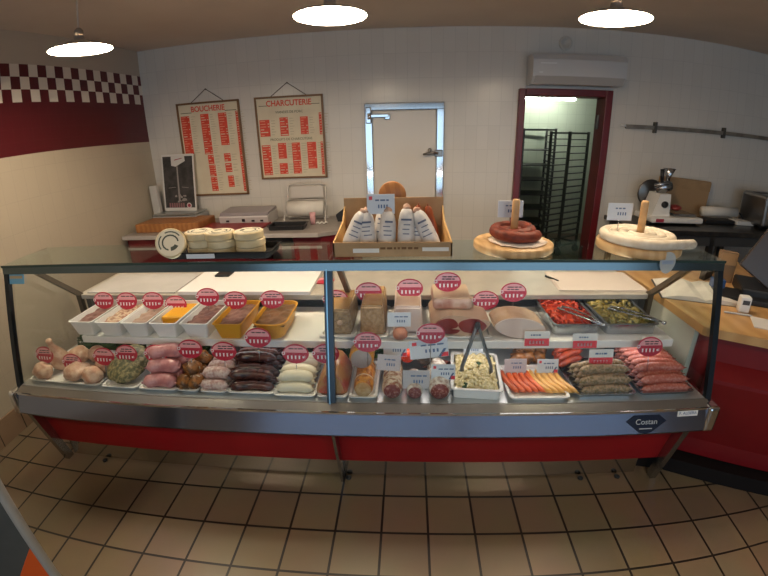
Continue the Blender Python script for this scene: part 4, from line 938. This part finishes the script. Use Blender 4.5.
def pq(pts, m): mb.add([(x, -.0078, z) for x, z in pts], [tuple(range(len(pts)))], m)
pq([(-.065, ph - .012), (.075, ph - .012), (.08, ph - .065), (-.02, ph - .115), (-.065, ph - .105)], 1)
mb.add([(x, -.0084, z) for x, z in [(-.03, ph - .05), (.05, ph - .035), (.05, ph - .042), (-.03, ph - .058)]], [(0, 1, 2, 3)], 4)
pq([(-.012, ph - .11), (.0, ph - .11), (.008, .09), (-.012, .09)], 2)
rnd = random.Random(6)
for k in range(14):
    x, z, s = rnd.uniform(-.05, .09), rnd.uniform(.085, .15), rnd.uniform(.006, .016); pq([(x - s, z - s * .5), (x + s, z - s * .4), (x + s * .6, z + s), (x - s * .5, z + s * .8)], 2)
pq([(-.11, .215), (-.03, .222), (-.03, .226), (-.11, .219)], 2); pq([(.03, .222), (.10, .215), (.10, .219), (.03, .226)], 2)
for k in range(7): pq([(-.115 + .024 * k, .032), (-.098 + .024 * k, .032), (-.098 + .024 * k, .075), (-.115 + .024 * k, .075)], 3)
mb.add([(.095 + .026 * math.cos(t), -.0086, .050 + .026 * math.sin(t)) for t in [2 * PI * k / 20 for k in range(20)]], [tuple(range(20))], 5)
mb.add([(.095 + .016 * math.cos(t), -.0092, .050 + .016 * math.sin(t)) for t in [2 * PI * k / 20 for k in range(20)]], [tuple(range(20))], 4)
mb.build('print', [mat('print_dark', (.028, .026, .026), .4, 0, (.06, .055, .055), 12), mat('print_white', (.66, .64, .62), .5), mat('print_grey', (.32, .30, .29), .5), mat('print_mauve', (.30, .14, .15), .5), mat('print_crimson', (.34, .03, .07), .5), mat('print_pale', (.66, .56, .56), .5)], pc)
vs_ = empty('vacuum_sealer', WX(-1.435, .20, ZB), 'pale grey vacuum sealing machine standing against the wall under the BOUCHERIE list', 'sealer', rz=A)
pale = mat('sealer_grey', (.55, .53, .52), .4)
MB().prism([(-.14, 0), (-.155, .075), (-.06, .095), (.12, .095), (.12, 0)], -.23, .23, 0, axis='x').build('body', pale, vs_)
MB().prism([(-.15, .083), (-.13, .105), (.10, .125), (.12, .100)], -.225, .225, 0, axis='x').build('lid', mat('sealer_lid', (.30, .27, .29), .3), vs_)
MB().box(-.225, .225, -.158, -.148, .068, .080).build('lid_edge', white, vs_)
for x in (-.15, .0, .09, .17): MB().box(x - .014, x + .014, -.160, -.150, .03, .055 if x == 0 else .045, bev=.003).build('button', black, vs_)
o = MB().box(-.34, .26, -.20, .22, 0, .018, bev=.004).build('cutting_board', mat('board_red', (.26, .018, .020), .4, 0, (.22, .014, .016), 8), None, WX(-1.46, .52, ZB), (0, 0, A)); tag(o, 'flat dark red cutting board in front of the vacuum sealer', 'cutting board')
t_ = tray('meat_tray', -.16, .16, -.10, .10, ZB, black, 'shallow black tray on the grey counter top beside the red board', .035, A + .05, .012); t_.location = WX(-.98, .50, ZB)
rd = empty('paper_dispenser', WX(-.905, .17, ZB), 'wire stand with a white paper roll on the back counter', 'dispenser', rz=A)
wire = mat('wire_white', (.56, .53, .50), .35, .3)
MB().tube([(-.165, 0, .105), (.165, 0, .105)], .068, 24).build('paper_roll', paper, rd)
for s in (-1, 1): MB().tube([(s * .19, -.09, 0), (s * .19, -.08, .02), (s * .18, .04, .15), (s * .175, .08, .285), (s * .165, .085, .30)], .008, 8).build('side_frame', wire, rd)
MB().tube([(-.165, .085, .30), (-.12, .085, .312), (.12, .085, .312), (.165, .085, .30)], .009, 8).build('top_bar', wire, rd)
MB().tube([(-.18, .045, .175), (.18, .045, .175)], .007, 8).build('tear_bar', wire, rd)
MB().box(-.19, .19, .06, .10, 0, .02, bev=.003).build('base', wire, rd)
MB().box(-.15, .15, .078, .084, .19, .295).build('back_plate', mat('plate_beige', (.60, .56, .52), .4), rd)
o = MB().lathe([(.001, 0), (.020, 0), (.027, .10), (.024, .10), (.018, .004), (.001, .004)], 20).build('plastic_cup', mat('cup_pink', (.66, .36, .38), .35), None, WX(-.80, .36, ZB)); tag(o, 'small pink plastic cup in front of the paper roll', 'cup')
o = MB().tube([(-.05, 0, .006), (-.035, .01, .02), (-.02, -.008, .006), (0, .012, .018), (.02, -.006, .006), (.035, .012, .02), (.05, .0, .012)], .006, 8).build('twisted_cord', white, None, WX(-.72, .37, ZB)); tag(o, 'twisted white cord lying beside the pink cup', 'cord')
o = MB().prism([(0, 0), (.07, .0), (.085, .10), (.06, .115), (-.015, .06)], -.05, .05, 0, axis='y').build('black_funnel', black, None, WX(-.60, .22, ZB), (0, 0, A)); tag(o, 'angular black scoop at the end of the counter behind the cardboard box', 'scoop')

# ------------------------------------------------------------------ right table with slicer
e = empty('steel_table', WX(2.95, 0, 0), 'dark steel work table against the back wall right of the doorway', 'table', rz=A)
MB().box(-1.12, 1.3, -.62, -.01, .905, .945, bev=.005).build('tabletop', darksteel, e)
MB().box(-1.08, 1.3, -.60, -.56, .82, .905).build('apron', darkgrey, e)
for x in (-1.05, -.42, .1, 1.2):
    for y in (-.58, -.06): MB().box(x - .022, x + .022, y - .022, y + .022, 0, .905).build('leg', darksteel, e)
ZR = .946
s_ = empty('meat_slicer', WX(2.24, .26, ZR), 'white meat slicer with a round blade and steel feeder on the steel table', 'slicer', rz=A); s_.scale = (.86, .86, .86)
MB().box(-.21, .34, -.20, .17, .02, .075, bev=.014).build('base', white, s_)
for x in (-.2, .28): MB().lathe([(.02, 0), (.022, .022)], 12, M=T(x, -.14, 0)).build('foot', black, s_)
MB().prism([(-.18, .07), (.01, .07), (-.01, .29), (-.12, .29)], -.12, .10, 0, axis='y').build('motor_housing', white, s_)
MB().lathe([(.032, 0), (.032, .02), (.015, .028)], 18, M=T(-.065, -.12, .19) @ RX(PI / 2)).build('control_knob', black, s_)
MB().lathe([(.001, -.010), (.12, -.008), (.135, 0), (.12, .008), (.001, .010)], 40, M=T(-.10, .12, .27) @ RX(PI / 2)).build('blade', mat('blade_steel', (.20, .19, .18), .35, 1.), s_)
MB().tube([(-.11, .0, .31), (-.04, -.02, .35), (.03, -.03, .36)], [.05, .06, .045], 16).tube([(-.16, -.05, .36), (-.02, -.08, .40)], [.02, .018], 10).build('head', steel, s_)
MB().lathe([(.02, .39), (.022, .44), (.062, .53), (.058, .53), (.018, .44)], 4, M=T(-.01, -.02, 0) @ RZ(PI / 4)).build('feed_hopper', steel, s_)
MB().tube([(-.07, -.02, .40), (-.085, -.02, .52)], [.016, .020], 12).build('pusher', black, s_)
MB().box(.06, .30, -.13, .12, .08, .10, bev=.006).build('carriage', steel, s_)
MB().box(-.17, -.09, -.203, -.199, .03, .062).build('badge', mat('badge_red', (.36, .03, .06), .4), s_)
o = MB().blob((0, 0, .03), (.05, .05, .028), 0, .25, 2, 3).build('meat_piece', curedm, None, WX(2.330, .30, ZR + .1)); tag(o, 'small piece of dark meat lying on the slicer carriage', 'meat')
cb = empty('cardboard_carton', WX(2.460, .03, ZR), 'brown cardboard carton leaning on the wall behind the slicer', 'box', rot=(0, .06, A))
MB().box(-.19, .31, -.06, .0, 0, .36, bev=.004).build('carton_body', mat('kraft_dull', (.40, .25, .13), .8), cb); MB().box(-.19, .31, -.064, -.058, .27, .35, 0).build('flap', kraft, cb)
o = MB().tube([(-.18, 0, .075), (.18, 0, .075)], .043, 24).build('paper_roll', paper, None, WX(2.830, .22, ZR + .02), (0, 0, A)); tag(o, 'white paper roll lying on a holder right of the slicer', 'paper roll')
h_ = empty('roll_holder', WX(2.890, .24, ZR), 'low black and white holder beneath the paper roll', 'holder', rz=A)
MB().box(-.24, .06, -.07, .07, 0, .032, bev=.004).build('base', black, h_); MB().box(.07, .26, -.09, .05, 0, .038, bev=.006).build('white_block', white, h_)
o = MB().tube([(-.10, .02, .11), (-.02, .04, .13), (.06, .02, .08), (.10, 0, .02)], .007, 8).build('power_cable', black, None, WX(3.010, .24, ZR)); tag(o, 'black cable curling from the paper roll to the steel box', 'cable')
tb = empty('toaster', WX(3.230, .30, ZR), 'boxy stainless steel toaster at the right end of the steel table', 'toaster', rz=A + .1)
MB().box(-.13, .17, -.16, .16, .012, .30, bev=.03, seg=3).build('housing', mat('toaster_steel', (.30, .29, .28), .3, 1.), tb)
MB().box(-.10, .14, -.05, .05, .295, .303).build('slot', black, tb); MB().box(.10, .115, -.165, -.155, .03, .28).build('chrome_strip', chrome, tb)
for x in (-.09, .13): MB().lathe([(.015, 0), (.015, .015)], 10, M=T(x, -.1, 0)).build('foot', black, tb)

# ------------------------------------------------------------------ red service counter on the right
counterred = mat('counter_red', (.19, .004, .007), .38, 0, (.165, .0035, .006), 3)
ct = empty('service_counter', (1.375, 1.61, 0), 'red service counter with a pale wooden top at the right end of the display counter', 'counter')
poly = [(1.385, 1.625), (3.3, .535), (3.75, 1.32), (2.35, 2.12), (2.35, 2.62), (1.385, 2.62)]
def off(p): return [(x - 1.375, y - 1.61) for x, y in p]
MB().prism(off([(1.40, 1.66), (3.3, .575), (3.72, 1.31), (2.33, 2.10), (2.33, 2.60), (1.40, 2.60)]), .10, .80, 0).build('body', counterred, ct)
MB().prism(off([(1.10, 1.66), (1.353, 1.60), (3.3, .50), (3.3, .62), (1.42, 1.72), (1.10, 1.72)]), 0, .088, 0).build('kick_board', mat('kick_black', (.010, .008, .008), .7, spec=.15), ct)
MB().prism(off([(1.385, 1.60), (3.3, .505), (3.78, 1.33), (2.37, 2.13), (2.37, 2.64), (1.372, 2.64), (1.372, 1.62)]), .80, .842, 0).build('worktop', woodtop, ct)
MB().box(-.002, .0245, .06, .98, .10, .80).build('side_panel', mat('panel_pale', (.56, .58, .50), .5), ct)
d = Vector((.868, -.497, 0)); nn = Vector((-.497, -.868, 0))
mb = MB(); a0 = Vector((1.43, 1.63, 0)) - Vector((1.375, 1.61, 0)); prof = [(0, .66), (.075, .60), (.075, .58), (0, .20)]
vs = []
for s in (0.03, 1.9):
    for q, z in prof: p = a0 + d * s + nn * (q - .01); vs.append((p.x, p.y, z))
mb.add(vs, [(0, 1, 2, 3), (7, 6, 5, 4)] + [(i, (i + 1) % 4, 4 + (i + 1) % 4, 4 + i) for i in range(4)], 0).build('front_bulge', counterred, ct)
ZK = .843
bk = empty('open_binder', (1.62, 2.03, ZK), 'open binder of white pages lying on the wooden counter', 'binder', rot=(0, 0, -.35))
for s in (-1, 1):
    pts = [(0, .012), (s * .05, .028), (s * .14, .022), (s * .215, .006), (s * .215, .001), (0, .001)]
    MB().prism(pts, -.15, .15, 0, axis='y').build('page_block', paper, bk)
MB().box(-.225, .225, -.155, .155, 0, .0015).build('cover', darkgrey, bk)
mb = MB()
for s in (-1, 1):
    for k in range(9): mb.box(s * .11 - .07, s * .11 + (.05 if k % 3 else .02), -.115 + k * .028, -.112 + k * .028, .0265, .0272)
kp = empty('cardboard_flap', (1.92, 2.22, ZK), 'upright brown cardboard sleeve standing behind the binder', 'cardboard', rot=(0, .05, -.3))
MB().box(-.055, .055, -.02, .02, 0, .19, bev=.003).build('sleeve', mat('kraft_mid', (.26, .17, .10), .8), kp); MB().box(-.05, .05, -.022, -.02, .11, .182).build('printed_face', MATS['kraft_dull'], kp)
mo = empty('till_monitor', (2.05, 1.95, ZK), 'black till monitor tilted back on the wooden counter', 'monitor', rz=-.5)
MB().box(-.19, .20, -.13, .14, 0, .07, bev=.01).build('base', black, mo); MB().box(-.03, .03, -.02, .02, .06, .16).build('neck', black, mo)
MB().box(-.16, .16, -.012, .012, -.13, .13, 0, T(-.02, -.02, .20) @ RY(.55) @ RX(-.25), bev=.006).build('screen', mat('monitor_back', (.05, .036, .030), .35), mo)
kb = MB().box(-.16, .16, -.09, .09, 0, .03, bev=.006).build('keyboard', black, None, (1.84, 1.94, ZK), (0, 0, -.45)); tag(kb, 'black keypad in front of the till monitor', 'keypad')
bb = MB().box(-.035, .035, -.03, .03, 0, .075, bev=.004).build('blue_box', mat('box_blue', (.03, .08, .22), .45), None, (1.76, 2.06, ZK + .0), (0, 0, -.3)); tag(bb, 'small dark blue box beside the black keypad', 'box')
tp = empty('card_terminal', (1.712, 1.775, ZK), 'small white upright dispenser at the front of the wooden counter', 'dispenser', rz=-.35)
MB().box(-.028, .028, -.025, .025, 0, .085, bev=.008).build('housing', white, tp); MB().box(-.018, .018, -.027, -.024, .045, .068).build('dark_window', darkgrey, tp)
pn = empty('ballpoint_pen', (1.655, 1.735, ZK + .006), 'pale pen lying in front of the white dispenser', 'pen', rz=-.4)
MB().tube([(-.07, 0, 0), (.06, 0, 0), (.072, 0, 0)], [.005, .005, .001], 8).build('barrel', mat('pen_grey', (.5, .5, .52), .3), pn)
o = MB().box(-.10, .10, -.07, .07, 0, .004, RZ and 0).build('note_paper', mat('note_white', (.74, .72, .70), .6), None, (1.76, 1.60, ZK), (0, 0, -.55)); tag(o, 'blank white sheet near the front edge of the wooden counter', 'paper')
o = MB().prism([(0, 0), (.06, .02), (.07, .09), (.01, .11)], -.02, .02, 0, axis='y').build('stamp', black, None, (1.80, 2.25, ZK + .0), (0, 0, .2)); tag(o, 'small black gadget standing behind the binder', 'gadget')

# ------------------------------------------------------------------ stand in the near left corner
sg = empty('display_stand', (-1.40, .75, 0), 'grey framed sign with dark panel and orange patch at the near left corner', 'sign', rz=math.atan2(-.66, -.75) + PI)
# local x runs from the visible right edge (0) to the left (-.62); local -y faces the camera
fr_m = mat('stand_frame', (.36, .37, .36), .4, .3)
MB().tube([(0, 0, .06), (0, 0, .95), (-.012, 0, .985), (-.05, 0, 1.0), (-.57, 0, 1.0), (-.608, 0, .985), (-.62, 0, .95), (-.62, 0, .06), (-.608, 0, .02), (-.57, 0, .01), (-.05, 0, .01), (-.012, 0, .02), (0, 0, .06)], .022, 12, cap=False).build('frame', fr_m, sg)
MB().box(-.61, -.01, .0, .006, .02, .99).build('panel', mat('stand_panel', (.060, .068, .070), .45, 0, (.05, .058, .06), 5), sg)
MB().prism([(-.012, .33), (-.012, .03), (-.36, .03), (-.20, .12)], -.0025, 0, 0, axis='y').build('orange_patch', mat('stand_orange', (.62, .09, .01), .45), sg)
for z in (.53, .60): MB().box(-.30, -.055, -.002, 0, z, z + .035).build('white_print', mat('stand_print', (.60, .60, .60), .5), sg)
for x in (-.10, -.52): MB().box(x - .025, x + .025, -.16, .16, 0, .016, bev=.004).build('foot', fr_m, sg)

# ------------------------------------------------------------------ back room seen through the doorway
def rack(loc, rz, label, w=.46, dpt=.6, h=1.72, n=15):
    e = empty('bakery_rack', loc, label, 'rack', 'tall tray racks in the back room', rz=rz)
    rm = mat('rack_metal', (.12, .12, .115), .4, .8)
    for x in (-w / 2, w / 2):
        for y in (-dpt / 2, dpt / 2): MB().box(x - .014, x + .014, y - .014, y + .014, .12, h).build('upright', rm, e)
    for k in range(n):
        z = .26 + k * (h - .36) / (n - 1)
        for x in (-w / 2, w / 2): MB().box(x - .020, x + .020, -dpt / 2, dpt / 2, z - .008, z + .004).build('tray_runner', rm, e)
    mb = MB()
    for z in (.14, h - .02):
        for y in (-dpt / 2, dpt / 2): MB().box(-w / 2, w / 2, y - .012, y + .012, z - .012, z + .012).build('cross_bar', rm, e)
        for x in (-w / 2, w / 2): MB().box(x - .012, x + .012, -dpt / 2, dpt / 2, z - .012, z + .012).build('cross_bar', rm, e)
    for x in (-w / 2, w / 2):
        for y in (-dpt / 2, dpt / 2): MB().lathe([(.001, -.014), (.05, -.014), (.052, 0), (.05, .014), (.001, .014)], 18, M=T(x, y, .054) @ RX(PI / 2)).box(x - .012, x + .012, y - .012, y + .012, .06, .12).build('caster', black, e)
    return e
rack((1.97, 6.54, 0), -.1, 'tall dark tray rack at the left of the back room')
e_ = rack((2.22, 5.80, 0), PI / 2 + .6, 'tall dark tray rack showing a ladder of runners at the right of the doorway', .30, .42, 1.68, 16)
for k in range(6):
    o = MB().box(-.21, .21, -.26, .26, 0, .012, bev=.003).build('baking_sheet', darksteel, None, (1.97, 6.54, .30 + k * .22), (0, 0, -.1)); tag(o, 'flat baking sheet in the left tray rack, %s from the bottom' % ORD[k], 'tray', 'baking sheets in the racks')
wt = empty('back_room_bench', (3.48, 6.50, 0), 'dark work bench by the wall at the right of the back room', 'bench')
MB().box(-.40, .5, -.5, .35, .86, .92).build('benchtop', darksteel, wt); MB().box(-.36, .5, -.46, .3, .02, .86).build('cabinet', darkgrey, wt)
o = MB().lathe([(.001, 0), (.05, 0), (.055, .02), (.055, .16), (.03, .21), (.001, .21)], 20).build('bottle', darkgrey, None, (3.14, 6.35, .921)); tag(o, 'dark bottle standing on the bench in the back room', 'bottle')
o = MB().lathe([(.001, 0), (.10, 0), (.10, .30), (.001, .30)], 24).build('white_canister', white, None, (3.20, 6.62, .921)); tag(o, 'white canister on the bench in the back room', 'canister')
tl = empty('tube_lamp', (2.12, 6.45, 2.145), 'white fluorescent lamp glowing just under the doorway lintel', 'lamp')
tem = bpy.data.materials.new('tube_glow'); tem.use_nodes = True; b_ = tem.node_tree.nodes['Principled BSDF']; b_.inputs['Emission Color'].default_value = (.92, 1, .86, 1); b_.inputs['Emission Strength'].default_value = 65
MB().tube([(-.38, 0, 0), (.38, 0, 0)], .02, 12).build('tube', tem, tl); MB().box(-.42, .42, -.04, .04, .02, .07).build('fitting', white, tl)
for s in (-.3, .3): MB().tube([(s, 0, .07), (s, 0, .555)], .006, 8).build('hanger', steel, tl)

# ------------------------------------------------------------------ daylight through the shop windows
wd = bpy.data.worlds.new('World'); scene.world = wd; wd.use_nodes = True
nt = wd.node_tree; bg = nt.nodes['Background']
sky = nt.nodes.new('ShaderNodeTexSky'); sky.sky_type = 'PREETHAM'; sky.turbidity = 4; sky.sun_direction = Vector((.3, .7, .6)).normalized()
bg.inputs['Color'].default_value = (.62, .78, 1.0, 1); bg.inputs['Strength'].default_value = 2.2
nt.nodes.remove(sky)
pl = bpy.data.lights.new('window_portal', 'AREA'); pl.shape = 'RECTANGLE'; pl.size = 5.8; pl.size_y = 2.1; pl.cycles.is_portal = True
po = bpy.data.objects.new('window_portal', pl); COL.objects.link(po); p_ = W(.8, 6.48, 1.2); po.location = p_; po.rotation_euler = (PI / 2, 0, A)

# ------------------------------------------------------------------ camera: the phone's wide lens, with its barrel curvature
cam = bpy.data.cameras.new('Camera'); co = bpy.data.objects.new('Camera', cam); COL.objects.link(co)
co.matrix_world = Matrix(((.9984192576, .0018177408, .0561754559, 0), (.0517512195, .3601923842, -.9314414945, 0), (-.0219270906, .9328762738, .3595289426, 1.6593115), (0, 0, 0, 1)))
cam.sensor_width = 36; cam.sensor_fit = 'HORIZONTAL'; cam.lens = 19.15
cam.clip_start = .01
KS = (0, .05161909415657094, .000247734876791447, -6.200314662088024e-05, 1.6863150631591392e-06)
cam.type = 'PANO'
cc = cam.cycles if not hasattr(cam, 'panorama_type') else cam
cc.panorama_type = 'FISHEYE_LENS_POLYNOMIAL'
cc.fisheye_fov = 2.6
for i, k in enumerate(KS): setattr(cc, 'fisheye_polynomial_k%d' % i, -k)
scene.camera = co
scene.view_settings.view_transform = 'Standard'; scene.view_settings.look = 'None'; scene.view_settings.gamma = 1; scene.view_settings.use_curve_mapping = False
scene.view_settings.exposure = -0.1
scene.cycles.max_bounces = 8; scene.cycles.transparent_max_bounces = 16; scene.cycles.caustics_reflective = False; scene.cycles.caustics_refractive = False
scene.cycles.sample_clamp_indirect = 4
